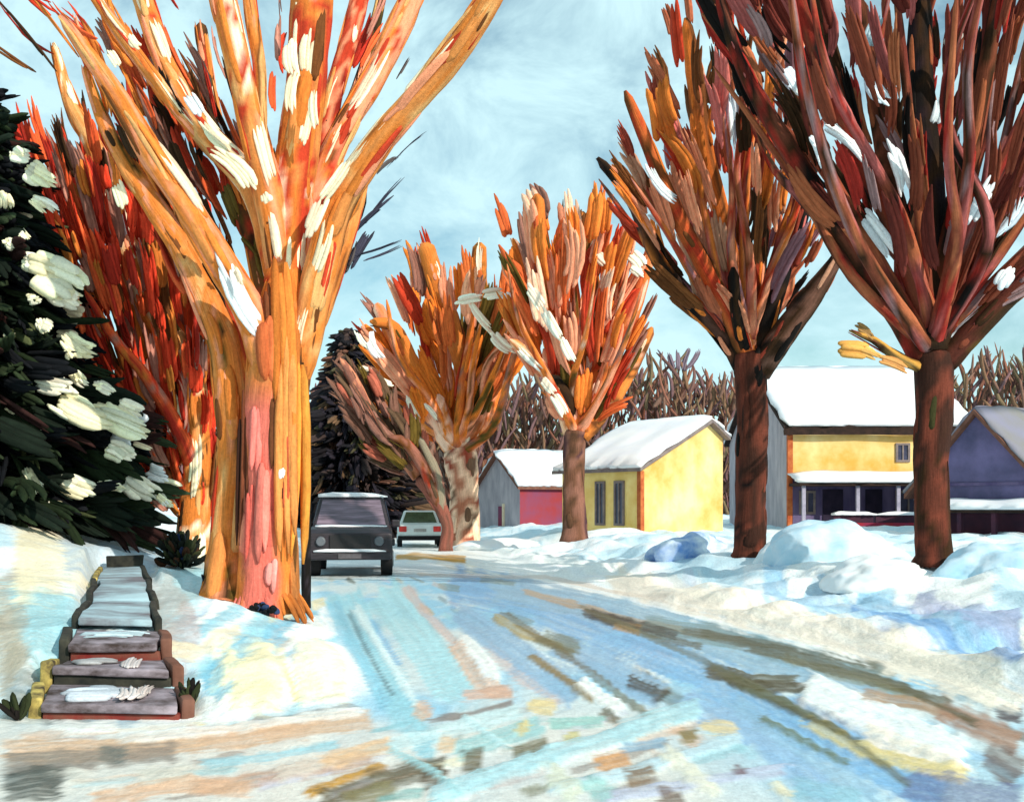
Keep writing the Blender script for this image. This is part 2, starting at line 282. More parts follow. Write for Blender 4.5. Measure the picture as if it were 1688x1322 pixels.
# strokes of ice, sand, slush and packed snow on the ground, plus blue tree shade painted on the banks: (points in the picture, width, colour, strength, relief in metres)
WHT = C(250, 250, 244); CRM = C(255, 242, 204); CYA = C(160, 216, 228); TEA = C(140, 200, 208); BLU = C(128, 180, 220); DBL = C(80, 130, 190)
PCH = C(232, 186, 150); SAN = C(214, 170, 90); OCH = C(206, 150, 45); OLV = C(98, 86, 34); DOL = C(54, 48, 20); GRY = C(176, 172, 160); MAU = C(190, 165, 158)
BRN = C(120, 82, 58); PNK = C(255, 240, 220); STE = C(126, 160, 170); SLT = C(120, 130, 120); LIL = C(205, 205, 222); MAR = C(74, 30, 28)
STR = [
 # left bank; cyan and blue diagonals paint in the tree shadows
 ([(0, 900), (120, 930), (250, 960)], 70, WHT, .5, .0), ([(0, 930), (40, 1010), (50, 1120)], 75, C(188, 180, 160), .8, .0), ([(80, 960), (75, 1060), (60, 1150)], 60, CYA, .85, .0),
 ([(0, 1130), (60, 1170), (150, 1200)], 36, SLT, .7, .0), ([(20, 880), (110, 905), (170, 940)], 26, CRM, .8, .01), ([(100, 905), (180, 915), (260, 925)], 16, C(170, 200, 225), .7, .0),
 ([(330, 930), (270, 1000), (260, 1060)], 50, CYA, .7, .0), ([(330, 1010), (290, 1060), (280, 1110)], 34, MAU, .7, .0), ([(420, 960), (380, 1000), (330, 1060)], 28, WHT, .9, .02),
 ([(470, 1000), (400, 1070), (330, 1130)], 26, CYA, .95, .0), ([(520, 1000), (450, 1060), (380, 1100)], 16, C(205, 175, 150), .6, .0), ([(530, 1015), (440, 1080), (330, 1130)], 14, C(150, 205, 225), .9, .0),
 ([(300, 1095), (290, 1130), (330, 1150)], 30, CYA, .7, .0), ([(350, 1130), (420, 1110), (460, 1100)], 60, CRM, .95, .03), ([(480, 1070), (510, 1040), (540, 1110)], 60, WHT, .95, .03), ([(480, 1130), (540, 1120), (580, 1120)], 44, CRM, .95, .03),
 ([(440, 1020), (500, 1005), (540, 990)], 14, C(235, 215, 150), .7, .0), ([(455, 1085), (480, 1130), (490, 1165)], 7, C(250, 225, 140), .8, .0), ([(320, 1150), (310, 1180), (340, 1200)], 14, C(245, 225, 150), .8, .0),
 ([(220, 1190), (320, 1185), (420, 1180)], 24, WHT, .9, .01), ([(80, 1195), (140, 1200), (200, 1195)], 22, WHT, .9, .01),
 ([(410, 1195), (480, 1185), (590, 1165)], 9, C(130, 125, 125), .7, .0),
 ([(520, 1000), (430, 1060), (330, 1135)], 17, C(130, 196, 220), .95, .0), ([(560, 1050), (450, 1100), (350, 1160)], 9, C(150, 205, 222), .8, .0), ([(470, 965), (390, 1010), (330, 1050)], 12, C(150, 205, 222), .9, .0), ([(300, 960), (260, 1010), (262, 1050)], 30, C(196, 186, 176), .6, .0), ([(0, 1000), (20, 1080), (30, 1130)], 40, C(176, 166, 146), .8, .0), ([(370, 1140), (430, 1120), (475, 1130)], 50, C(255, 244, 200), .95, .02), ([(500, 1060), (530, 1080), (560, 1130)], 50, C(255, 248, 222), .95, .02), ([(250, 1110), (330, 1080), (400, 1040)], 10, C(240, 225, 190), .8, .0),
 # lane along the left kerb
 ([(560, 970), (600, 1060), (660, 1170), (720, 1250)], 46, CYA, .95, .0), ([(620, 960), (690, 1050), (760, 1160)], 60, C(176, 224, 232), .95, .0), ([(545, 990), (590, 1080), (640, 1170)], 20, C(140, 200, 222), .8, .0),
 ([(575, 1010), (615, 1090), (650, 1150)], 7, C(95, 130, 140), .7, -.012), ([(610, 1020), (660, 1100)], 8, C(120, 185, 225), .7, -.01), ([(585, 1000), (640, 1090), (690, 1170)], 12, C(222, 240, 240), .9, .012),
 ([(668, 965), (700, 1010), (760, 1070)], 14, C(216, 190, 180), .8, .0), ([(755, 1050), (790, 1090), (820, 1135)], 24, WHT, .95, .02), ([(745, 1060), (790, 1130), (850, 1150)], 20, PCH, .8, .0), ([(800, 1060), (850, 1110), (930, 1160)], 18, C(220, 196, 190), .8, .0),
 ([(680, 1165), (710, 1185)], 22, PCH, .85, .0), ([(760, 1150), (850, 1140)], 16, C(226, 178, 150), .8, .0), ([(700, 1190), (770, 1180), (850, 1160)], 7, C(150, 125, 110), .8, .0),
 # main road
 ([(720, 960), (850, 985), (1000, 1040), (1180, 1120), (1400, 1240), (1560, 1322)], 56, BLU, .95, -.01), ([(800, 965), (1000, 1000), (1250, 1080), (1450, 1130)], 44, C(150, 186, 208), .95, .0),
 ([(740, 1000), (860, 1080), (960, 1160)], 44, C(146, 186, 216), .9, .0), ([(900, 1060), (1000, 1100), (1100, 1150)], 40, C(146, 186, 216), .9, .0),
 ([(860, 975), (960, 1000), (1050, 1025), (1130, 1040)], 10, OCH, .6, .0), ([(970, 1010), (1030, 1030), (1100, 1045)], 15, DOL, .85, .01), ([(1010, 1030), (1060, 1042)], 12, OCH, .9, .01), ([(1090, 1050), (1160, 1065)], 9, OLV, .8, .0),
 ([(810, 1015), (860, 1045), (930, 1070)], 13, C(176, 150, 70), .85, .01), ([(890, 1050), (960, 1070)], 20, C(134, 140, 110), .8, .0), ([(720, 965), (760, 972)], 8, C(130, 150, 120), .6, .0), ([(790, 955), (850, 962)], 6, C(140, 150, 120), .6, .0),
 ([(870, 1080), (920, 1110), (980, 1160)], 12, C(160, 130, 55), .9, .01), ([(950, 1120), (990, 1150), (1030, 1180)], 20, WHT, .95, .02), ([(1030, 1120), (1080, 1145), (1100, 1160)], 20, DOL, .9, .01), ([(990, 1170), (1020, 1195)], 10, OLV, .8, .0),
 ([(1050, 1030), (1200, 1050), (1350, 1090), (1480, 1120)], 28, C(130, 150, 140), .7, .0), ([(1150, 1040), (1300, 1070), (1450, 1100)], 10, OLV, .7, .0), ([(1290, 1085), (1400, 1115), (1530, 1150)], 16, C(150, 135, 60), .7, .0), ([(1350, 1075), (1480, 1110)], 16, C(120, 110, 70), .6, .0),
 ([(1160, 1100), (1240, 1125), (1320, 1125)], 20, OLV, .9, .01), ([(1180, 1110), (1290, 1160), (1390, 1210)], 12, C(120, 125, 60), .85, .01), ([(1310, 1130), (1400, 1170), (1520, 1215), (1600, 1250)], 44, WHT, .95, .03), ([(1420, 1210), (1500, 1250), (1600, 1280)], 30, PNK, .9, .01),
 ([(1420, 1145), (1520, 1160), (1580, 1180)], 12, C(176, 130, 80), .85, .0), ([(1540, 1165), (1620, 1200), (1688, 1230)], 24, C(176, 130, 100), .9, .0), ([(1620, 1240), (1688, 1280)], 30, BRN, .8, .0), ([(1640, 1175), (1688, 1180)], 14, MAR, .9, .0),
 ([(1330, 1190), (1450, 1250), (1600, 1290)], 14, C(230, 205, 120), .8, .01), ([(1120, 1150), (1250, 1210), (1380, 1322)], 36, C(150, 188, 220), .95, .0), ([(1200, 1150), (1330, 1240), (1450, 1322)], 26, C(150, 190, 215), .8, .0), ([(1250, 1180), (1400, 1260)], 8, C(110, 120, 60), .8, .01),
 ([(1480, 1290), (1600, 1310), (1688, 1322)], 30, C(110, 120, 170), .7, .0), ([(1300, 1300), (1420, 1322)], 30, C(150, 200, 215), .8, .0),
 ([(960, 1008), (1040, 1030), (1120, 1048)], 13, DOL, .85, .0), ([(1230, 1070), (1330, 1095), (1450, 1128), (1570, 1160)], 10, C(104, 92, 44), .8, .0), ([(1160, 1108), (1250, 1130), (1330, 1136)], 15, C(92, 78, 30), .9, .0), ([(1200, 1125), (1300, 1170), (1420, 1225)], 9, C(88, 84, 40), .8, .0), ([(1400, 1110), (1500, 1140)], 14, C(120, 112, 60), .7, .0), ([(880, 1050), (950, 1078)], 12, C(120, 116, 70), .8, .0),
 ([(960, 1003), (1150, 1085), (1370, 1200), (1500, 1300)], 9, C(104, 100, 56), .75, .0), ([(830, 1012), (950, 1092), (1080, 1190)], 10, C(120, 106, 54), .75, .0), ([(1120, 1040), (1300, 1075), (1480, 1130), (1610, 1195)], 11, C(98, 88, 44), .8, .0),
 # bright ploughed edge and right bank; its blue strokes paint in tree shade
 ([(660, 905), (760, 910), (900, 940), (1050, 965), (1250, 1010), (1450, 1070)], 34, WHT, .95, .0), ([(1000, 955), (1150, 985), (1350, 1040), (1560, 1110), (1688, 1170)], 26, PNK, .9, .01), ([(1450, 1080), (1560, 1110), (1660, 1150)], 44, C(252, 240, 220), .9, .0),
 ([(650, 918), (700, 917), (770, 924)], 9, OCH, .98, .005), ([(1250, 960), (1400, 1000), (1560, 1030), (1688, 1075)], 30, C(150, 200, 232), .75, .0), ([(1400, 1010), (1550, 1045), (1688, 1080)], 14, C(90, 145, 205), .7, .0), ([(1470, 985), (1560, 975), (1640, 978)], 15, WHT, .9, .02),
 ([(1290, 965), (1340, 935), (1420, 950)], 16, WHT, .85, .02), ([(1500, 1000), (1620, 1010), (1688, 1020)], 20, C(176, 180, 215), .7, .0), ([(1150, 950), (1230, 960)], 18, C(190, 225, 240), .7, .0),
 ([(690, 948), (900, 952), (1100, 990)], 5, C(226, 205, 185), .6, .0),
 # crossing of the side street: turning tracks
 ([(0, 1240), (200, 1235), (420, 1210), (620, 1185)], 30, C(226, 186, 150), .9, .0), ([(200, 1225), (420, 1200), (600, 1175)], 12, WHT, .7, .01), ([(0, 1262), (180, 1250), (300, 1240)], 26, C(160, 150, 140), .8, .0), ([(160, 1240), (210, 1250)], 22, C(120, 130, 125), .8, .0),
 ([(0, 1300), (60, 1290), (110, 1300)], 40, C(78, 86, 80), .9, .0), ([(110, 1280), (150, 1285)], 22, C(225, 222, 210), .8, .01), ([(220, 1285), (330, 1275)], 26, C(225, 220, 205), .85, .01), ([(330, 1262), (450, 1250), (560, 1230)], 14, CYA, .85, .0), ([(320, 1300), (460, 1280), (620, 1250)], 22, C(200, 160, 135), .85, .0),
 ([(150, 1318), (300, 1300), (420, 1300)], 22, PCH, .85, .0), ([(450, 1280), (560, 1255)], 22, C(232, 220, 205), .85, .01), ([(520, 1265), (600, 1240), (650, 1225)], 26, C(240, 196, 150), .9, .0), ([(500, 1310), (560, 1290), (640, 1265)], 10, OCH, .95, .01), ([(520, 1322), (620, 1290), (740, 1260)], 20, C(96, 84, 40), .9, .0),
 ([(640, 1230), (740, 1205), (860, 1170)], 22, C(216, 240, 240), .9, .0), ([(740, 1245), (800, 1225), (900, 1195)], 30, C(165, 215, 215), .9, .0), ([(720, 1225), (750, 1225)], 28, C(244, 205, 160), .9, .0), ([(760, 1265), (800, 1260)], 30, C(112, 96, 50), .9, .0), ([(690, 1290), (740, 1280)], 22, C(96, 78, 44), .9, .0),
 ([(840, 1250), (910, 1230)], 18, C(112, 104, 50), .9, .0), ([(855, 1195), (870, 1205)], 26, C(232, 206, 130), .85, .0), ([(870, 1165), (920, 1170)], 20, C(240, 214, 150), .9, .0), ([(930, 1215), (960, 1215)], 16, C(206, 196, 130), .85, .0), ([(900, 1195), (1000, 1190)], 16, C(150, 205, 195), .85, .0),
 ([(700, 1322), (850, 1270), (1000, 1220), (1160, 1165)], 28, C(186, 226, 232), .98, .02), ([(640, 1235), (720, 1280), (760, 1322)], 12, C(170, 218, 222), .9, .015), ([(760, 1180), (840, 1240)], 8, C(200, 235, 238), .8, .015), ([(900, 1310), (1040, 1275), (1230, 1215)], 18, C(205, 230, 238), .95, .015), ([(980, 1322), (1100, 1300), (1300, 1270)], 18, C(200, 205, 225), .9, .01),
 ([(980, 1262), (1040, 1248)], 22, C(222, 160, 100), .95, .0), ([(1030, 1285), (1080, 1275)], 18, C(150, 120, 88), .9, .0), ([(1120, 1215), (1150, 1210)], 20, C(150, 130, 70), .9, .0), ([(1150, 1200), (1220, 1205)], 20, C(238, 214, 160), .9, .0), ([(1090, 1235), (1140, 1280), (1190, 1322)], 24, C(240, 236, 215), .95, .015), ([(900, 1275), (960, 1322)], 30, C(225, 228, 205), .9, .01), ([(960, 1290), (1010, 1322)], 26, C(165, 210, 205), .9, .0),
 ([(1210, 1265), (1230, 1280)], 9, C(126, 80, 84), .8, .0), ([(1080, 1318), (1130, 1322)], 20, C(130, 100, 78), .85, .0), ([(1270, 1290), (1310, 1322)], 16, C(238, 226, 190), .9, .01), ([(1020, 1235), (1100, 1225)], 16, C(140, 180, 205), .8, .0), ([(860, 1315), (900, 1300)], 14, C(150, 150, 120), .8, .0), ([(560, 1320), (660, 1300)], 22, C(150, 140, 90), .85, .0), ([(620, 1318), (700, 1310)], 14, C(130, 185, 180), .8, .0),
]
def small_marks():
    r = random.Random(5); o = []
    for _ in range(70):      # thin marks along the driving direction
        d = r.uniform(6.2, 24); xl, xr = (float(q) for q in edges(d)); x = r.uniform(xl, xr); l_ = r.uniform(.8, 2.2)
        c = r.choice([CYA, CYA, WHT, BLU, BLU, STE, STE, OLV, SAN, PCH, LIL, C(150, 160, 140), DBL])
        x2 = x + (float(sum(edges(d + l_))) - float(sum(edges(d)))) / 2
        q = lambda X, Y: (HX + FPX * X / Y, HY + FPX * (EYE - tz(X, Y)) / Y)
        o.append(([q(x, d), q(x2, d + l_)], r.uniform(.05, .15) * FPX / d * .5, c, r.uniform(.35, .75), r.choice([0, 0, .006])))
    for _ in range(40):       # turning marks on the crossing
        px = r.uniform(0, 1150); py = r.uniform(1200, 1318); a = r.uniform(60, 170)
        c = r.choice([CYA, TEA, WHT, WHT, PCH, PCH, MAU, GRY, OLV, SAN, LIL, BRN, CRM])
        o.append(([(px, py), (px + a, py - a * (.05 + .27 * min(1, px / 700)))], r.uniform(6, 17), c, r.uniform(.4, .8), 0))
    for _ in range(130):      # wind-packed patches on the banks
        if r.random() < .45: px = r.uniform(0, 520); py = r.uniform(920, 1150); dx, dy = -r.uniform(30, 80), r.uniform(25, 70); c = r.choice([WHT, WHT, CRM, CYA, CYA, GRY, MAU, C(170, 200, 225)])
        else: px = r.uniform(700, 1680); py = 915 + (px - 700) * .11 + r.uniform(-10, 75) * (px - 400) / 1200; dx, dy = r.uniform(40, 120), r.uniform(4, 26); c = r.choice([WHT, WHT, WHT, CRM, C(190, 225, 240), C(170, 210, 236), LIL, PNK])
        o.append(([(px, py), (px + dx, py + dy)], r.uniform(7, 18), c, r.uniform(.4, .8), r.choice([0, .01])))
    return o
STR = small_marks() + STR
def ground_layers(x, y):
    """colour and relief of the ground at world (x, y)"""
    q = HX + FPX * x / np.maximum(y, .5); w = HY + FPX * EYE / np.maximum(y, .5)      # each mark keeps the proportions it has on the road
    xl, xr = edges(y)
    front = sst(y + 0.10 * (x + 3), 8.05, 9.7)
    isl = sst(xl - x, -.15, .35) * front; isr = sst(x - xr, -.15, .35); bank = np.maximum(isl, isr)
    nz = vnoise(x * 1.3, y * .6, 21); n2 = vnoise(x * 5, y * 2, 22)
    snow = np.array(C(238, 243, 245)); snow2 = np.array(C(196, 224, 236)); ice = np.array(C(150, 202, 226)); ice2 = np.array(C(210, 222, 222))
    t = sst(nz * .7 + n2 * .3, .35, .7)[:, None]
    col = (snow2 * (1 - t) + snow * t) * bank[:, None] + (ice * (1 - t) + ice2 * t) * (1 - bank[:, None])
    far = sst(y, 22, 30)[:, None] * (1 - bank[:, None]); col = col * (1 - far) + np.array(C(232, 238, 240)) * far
    nearx = ((1 - sst(y, 7.6, 8.8)) * (1 - sst(x, 0.5, 2.5)))[:, None] * .75; col = col * (1 - nearx) + np.array(C(230, 222, 210)) * nearx
    rel = np.zeros_like(x)
    for k, (pts, wd, c, op, dz) in enumerate(STR):
        wd *= 1.3; dz *= .8
        if min(c) < .2 and pts[0][1] > 1140 and pts[0][0] > 380: wd *= 1.35
        g = []
        for (px, py) in pts:
            gx, gy = gp(px, py); g.append((HX + FPX * gx / gy, HY + FPX * EYE / gy, (HY + FPX * EYE / gy - HY) / max(6, py - HY)))
        x0 = min(a[0] for a in g) - wd * 2; x1 = max(a[0] for a in g) + wd * 2; y0 = min(a[1] for a in g) - wd * 2; y1 = max(a[1] for a in g) + wd * 2
        sel = np.nonzero((q > x0) & (q < x1) & (w > y0) & (w < y1) & (y < 70))[0]
        if not len(sel): continue
        qq = q[sel]; ww = w[sel]; best = np.full(len(sel), 9.); S_ = np.zeros(len(sel)); Tt = np.zeros(len(sel)); tot = 0
        for a, b in zip(g[:-1], g[1:]):
            ax, ay, sa = a; bx, by, sb = b; dx = bx - ax; dy = by - ay; l2 = dx * dx + dy * dy; ln = math.sqrt(l2)
            tt = np.clip(((qq - ax) * dx + (ww - ay) * dy) / l2, 0, 1)
            ds = np.hypot(qq - ax - tt * dx, ww - ay - tt * dy); half = wd * .5 * (sa + (sb - sa) * tt)
            side = np.sign((qq - ax) * dy - (ww - ay) * dx); d = ds / half
            m = d < best; best[m] = d[m]; S_[m] = (tot + tt * ln)[m]; Tt[m] = (side * ds)[m]; tot += ln
        edge = (vnoise(S_ * .06 + k, Tt * .02, 31) - .5) * .5 + (vnoise(Tt * .45 + k * 7, S_ * .012, 32) - .5) * .55
        wdn = max(4., wd); fl = min(.2, .5 * wd / max(1, tot)) + .03; uu = S_ / max(1, tot)
        endf = sst(uu, -.02, fl) * sst(1 - uu, -.02, fl); bn = vnoise(Tt * 5.5 / wdn + k * 3, S_ * .35 / wdn, 37)
        msk = (1 - sst(best + edge, .66, 1.12)) * sst(endf * 1.5 - bn, -.15, .25)
        bris = .72 + .28 * sst(vnoise(Tt * .5 + k * 3, S_ * .02, 33), .2, .6)
        a_ = (msk * bris * op)[:, None]; cv = np.array(c)[None, :] * (.72 if max(c) < .42 else .92 if min(c) < .72 else .97) * (0.9 + .2 * vnoise(Tt * .25 + k, S_ * .015, 34))[:, None]
        col[sel] = col[sel] * (1 - a_) + np.clip(cv, 0, .95) * a_
        rel[sel] += dz * msk * (0.8 + .4 * vnoise(Tt * .12, S_ * .03, 35)) + 0.004 * msk * (vnoise(Tt * .6 + k, S_ * .03, 36) - .5)
    return col, rel

def axis(segs):
    o = []
    for a, b, n in segs: o += list(np.linspace(a, b, n, endpoint=False))
    return np.array(o + [segs[-1][1]])
gx_ = axis([(-900, -120, 14), (-120, -30, 30), (-30, -10, 50), (-10, -5.2, 60), (-5.2, 6.5, 300), (6.5, 12, 70), (12, 30, 60), (30, 120, 30), (120, 900, 14)])
gy_ = axis([(-60, 2, 20), (2, 5, 20), (5, 10, 170), (10, 20, 200), (20, 40, 130), (40, 80, 60), (80, 200, 30), (200, 2200, 14)])
GX, GY = np.meshgrid(gx_, gy_); fx_ = GX.ravel(); fy_ = GY.ravel()
gcol, grel = ground_layers(fx_, fy_)
fz_ = terr(fx_, fy_) + grel
def ground_part(name, keep):
    nx = len(gx_); ny = len(gy_)
    I, J = np.meshgrid(np.arange(nx - 1), np.arange(ny - 1)); a = (J * nx + I)[keep]
    F = np.stack([a, a + 1, a + 1 + nx, a + nx], 1); used, inv = np.unique(F, return_inverse=True)
    mb = MB(); mb.v = list(map(tuple, np.stack([fx_, fy_, fz_], 1)[used])); mb.f = list(map(tuple, inv.reshape(F.shape).tolist()))
    mb.c = list(map(tuple, gcol[used])); mb.uv = list(map(tuple, np.stack([fx_, fy_], 1)[used]))
    return mb
cx_ = (GX[:-1, :-1] + GX[1:, 1:]) / 2; cy_ = (GY[:-1, :-1] + GY[1:, 1:]) / 2
el, er = edges(cy_)
isroad = ((cx_ > el) & (cx_ < er)) | ((cy_ + 0.10 * (cx_ + 3) < 8.3) & (cx_ < er))
M_GROUND = paint_mat('packed_snow', rough=0.6, su=16, sv=7, amt=0.07, bump=0.5, spec=0.3, dist=0.03)
M_ROAD = paint_mat('icy_road', rough=0.42, su=14, sv=5, amt=0.10, bump=0.45, spec=0.35, dist=0.02)
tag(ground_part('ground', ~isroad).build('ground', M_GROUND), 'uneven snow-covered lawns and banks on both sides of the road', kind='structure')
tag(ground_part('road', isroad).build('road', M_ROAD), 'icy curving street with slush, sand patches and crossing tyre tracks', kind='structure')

# ------------------------------------------------------------------ palettes
ORG = C(216, 124, 54); ORY = C(220, 138, 74); YEL = C(226, 168, 106); SAL = C(236, 150, 112); RED = C(188, 62, 38); DRD = C(140, 40, 30); BRW = C(112, 66, 34); DBR = C(58, 38, 22); MVE = C(150, 104, 90); CREAM = C(255, 238, 205); OLB = C(92, 74, 30); BLK = C(26, 22, 20); PINK = C(222, 116, 104)
PAL_ELM = [(ORG, 9), (ORY, 5), (YEL, 2.5), (SAL, 5), (RED, 2.5), (BRW, 2.6), (DBR, 1.6), (OLB, .7)]
PAL_ELMUP = [(ORG, 6), (ORY, 5), (YEL, 3), (SAL, 4), (RED, 3), (CREAM, 1.5), (BRW, 1)]
PAL_RED = [(C(216, 66, 40), 6), (C(176, 48, 34), 4), (C(226, 92, 50), 4), (C(176, 120, 104), 2.5), (BRW, 1), (ORG, 2.5), (DBR, .6)]
PAL_MID = [(C(234, 128, 54), 7), (C(218, 104, 56), 5), (C(244, 160, 124), 6), (BRW, 1.6), (OLB, 1.2), (RED, 2), (MVE, 1.6), (C(240, 190, 160), 1.5)]
PAL_R5 = [(C(176, 96, 66), 5), (C(218, 122, 52), 5), (SAL, 3.5), (BRW, 3), (C(150, 64, 48), 4), (RED, 3), (DBR, 1.6), (BLK, 1), (C(205, 150, 120), 1.5), (C(196, 104, 96), 2), (C(150, 110, 120), 1.5)]
PAL_R6 = [(C(140, 72, 52), 5), (C(112, 50, 42), 4), (C(164, 92, 60), 3), (DBR, 3.5), (BLK, 2.2), (C(166, 48, 40), 3.5), (C(184, 108, 72), 2), (C(178, 96, 92), 2.5), (C(150, 120, 120), 1.2)]
PAL_DTR = [(C(60, 36, 28), 5), (C(92, 48, 36), 4), (C(112, 56, 42), 3), (DBR, 3), (BLK, 2), (C(60, 58, 32), 1.5)]
PAL_WOOD = [(C(128, 96, 82), 5), (C(120, 90, 92), 4), (C(132, 100, 78), 4), (C(140, 92, 76), 4), (C(116, 84, 78), 4), (C(122, 104, 80), 2)]
SNW = [(C(248, 230, 194), 4), (C(246, 220, 190), 2), (C(232, 236, 240), 1.5)]

def limb(mb, d, pts, pal, n=14, step=0.12, ridges=0.0, rpal=None, rough=0.1, jitter=0.0):
    """limb traced at distance d; each point (px, py, width px, depth offset)"""
    W3 = []; R = []
    for q in pts:
        dd = d + (q[3] if len(q) > 3 else 0); W3.append(P(q[0], q[1], dd)); R.append(q[2] * dd / FPX / 2)
    p, r, fr = tube(mb, W3, R, pal, n=n, step=step, rough=rough)
    if ridges:
        tot = sum(np.linalg.norm(p[i + 1] - p[i]) for i in range(len(p) - 1)); N = int(ridges * tot)
        for _ in range(N):
            i = random.randrange(0, max(1, len(p) - 4)); k = min(len(p) - 1, i + int(random.uniform(0.35, 1.2) / step))
            a = random.random() * 2 * math.pi
            da = random.uniform(-.25, .25)
            off = lambda q, an, s: p[q] + (fr[q][1] * math.cos(an) + fr[q][2] * math.sin(an)) * r[q] * s
            nrm = fr[i][1] * math.cos(a) + fr[i][2] * math.sin(a)
            dab(mb, off(i, a, .93), off(k, a + da, .93), r[i] * random.uniform(.16, .42), pick(rpal or pal), thick=.35, face=nrm, bend=.03)
    return p, r, fr
def snow_on(mb, p, r, fr, dens=0.5, wid=0.55, pal=SNW, up=(0.25, -0.55, 0.8)):
    """snow and frost strips lying along a limb"""
    upv = np.array(up); i = 0
    while i < len(p) - 4:
        if random.random() < dens:
            k = min(len(p) - 1, i + random.randint(4, 9)); u = upv - fr[i][0] * np.dot(upv, fr[i][0]); u /= np.linalg.norm(u) + 1e-9
            w = np.cross(fr[i][0], u); s = random.uniform(-.6, .6)
            dd = u + w * s; dd /= np.linalg.norm(dd)
            m1 = MB(); dab(m1, p[i] + dd * r[i] * .93, p[k] + dd * r[k] * .93, r[i] * wid * random.uniform(.5, 1), pick(pal), thick=.3, face=dd, bend=.05, br=4); mb.append(m1)
            i = k + 2
        else: i += 3

def snow_parts(parent, name, mbs, mat=None):
    for q in mbs: q.build(name, mat or M_SNOWP, parent)
def crown(mb, d, fork, poly, pal, N, lw, depth=1.0, upb=.15, tone=None):
    """broad stroke-shaped branch bundles that fan out from the fork and fill the crown's volume"""
    f = np.array(fork); xs_ = [q[0] for q in poly]; ys_ = [q[1] for q in poly]; k = 0; tries = 0
    hw = (max(xs_) - min(xs_)) * d / FPX / 2; cx0 = (max(xs_) + min(xs_)) / 2
    while k < N and tries < N * 40:
        tries += 1
        x = random.uniform(min(xs_), max(xs_)); y = random.uniform(min(ys_), max(ys_))
        if not inside(poly, x, y): continue
        lat = (x - cx0) * d / FPX; dd = random.uniform(-1, 1) * depth * .85 * math.sqrt(max(.05, hw * hw - lat * lat)) * min(1, .25 + 1.1 * math.hypot(x - proj(f)[0], y - proj(f)[1]) * d / FPX / (2 * hw))
        p0 = np.array(P(x, y, d + dd)); dr = p0 - f; R = np.linalg.norm(dr); dv = dr / (R + 1e-6) + np.array([0, 0, upb]) + rng.normal(size=3) * .10; dv /= np.linalg.norm(dv)
        if R < .9 + hw * .22 or dv[2] < .22: continue
        if random.random() > (R / (1.25 * hw)) ** 1.3: continue      # fewer bundles near the fork, so sky shows between the limbs
        ln = random.uniform(*lw[:2]); ln = min(ln, R * .8)
        fc = np.array([-p0[0] * .3 + rng.normal() * .5, -1, rng.normal() * .3])
        dab(mb, p0 - dv * ln * .85, p0 + dv * ln * .15, random.uniform(*lw[2:]), pick(pal), thick=.5, br=random.choice((3, 4, 5)), bend=.07, face=fc); k += 1

def limbs_fill(mb, fork, poly, pal, N, rr, r0, spread=1.1, depth=1.0, ang0=.3, pts_back=None):
    """secondary limbs in every direction round the trunk, bending upward"""
    f = np.array(fork); k = 0; tr = 0
    while k < N and tr < N * 20:
        tr += 1
        az = random.random() * 2 * math.pi; el = math.asin(random.uniform(ang0, .98)); L_ = rr * random.uniform(.5, .98)
        dr = np.array([math.cos(az) * math.cos(el) * spread, math.sin(az) * math.cos(el) * depth, math.sin(el)])
        a = f + np.array([0, 0, random.uniform(-.6, .2)]) * r0 * 2; b = a + dr * L_ * .4 + rng.normal(size=3) * .04 * L_; c = a + dr * L_ * .72 + np.array([0, 0, .08 * L_]) + rng.normal(size=3) * .05 * L_; e = a + dr * L_ + np.array([0, 0, .2 * L_])
        if poly and not (inside(poly, *proj(c)) and inside(poly, *proj(e))): continue
        tube(mb, [a, b, c, e], [r0 * random.uniform(.6, 1), r0 * .55, r0 * .4, r0 * .18], pal, n=8, step=.3, rough=.12); k += 1

# ------------------------------------------------------------------ the big elm on the left bank
D1 = 14.0; b1 = P(445, 990, D1); b1.z = tz(b1.x, b1.y) - .05
elm = thing('elm_tree', b1, 'huge orange-barked tree with fanning limbs, nearest on the left snow bank', 'tree', 'bare street trees')
tr = MB()
limb(tr, D1, [(440, 1008, 116, 0), (441, 975, 102, 0), (441, 930, 92, 0), (442, 860, 88, 0), (446, 760, 90, 0), (455, 660, 100, 0), (466, 560, 102, 0), (472, 500, 84, 0), (473, 440, 52, 0), (474, 390, 22, 0)], [(ORG, 8), (ORY, 4), (SAL, 3), (BRW, 1.2), (PINK, 2)], n=30, step=.07, ridges=9, rpal=[(ORG, 6), (ORY, 4), (YEL, 2), (SAL, 3), (BRW, 1.5), (RED, 1), (OLB, 1)], rough=.09)
for q in range(9):   # root flare
    a = q * .7 + .2; rb = .44
    c0 = Vector((b1.x - .05 + math.cos(a) * .30, b1.y + math.sin(a) * .30, b1.z + .42)); c1 = Vector((b1.x + math.cos(a) * rb * 1.25, b1.y + math.sin(a) * rb * 1.25, b1.z - .02))
    dab(tr, c0, c1, .15, pick([(ORG, 3), (C(176, 96, 56), 2), (PINK, 1.5)]), thick=.4, br=5, face=(math.cos(a), math.sin(a), .4))
for i_, v_ in enumerate(tr.v):      # the pinkish strip of bare inner bark, and brown shade painted down the right side
    qx, qy = proj(v_)
    if v_[1] < D1 + .1:
        e_ = 10 * (float(vnoise(qy * .02, 1.5, 41)) - .5) * 2
        a_ = float(sst(qx, 396 + e_, 406 + e_) * (1 - sst(qx, 446 + e_ + (qy - 600) * .02, 462 + e_ + (qy - 600) * .02)) * sst(qy, 600, 690)) * .9
        b_ = float(sst(qx, 478 + e_ + (940 - qy) * .03, 486 + e_ + (940 - qy) * .03)) * .55
        tr.c[i_] = tuple(lerp(lerp(np.array(tr.c[i_]), np.array(C(216, 108, 98)), a_), np.array(C(112, 66, 36)), b_))
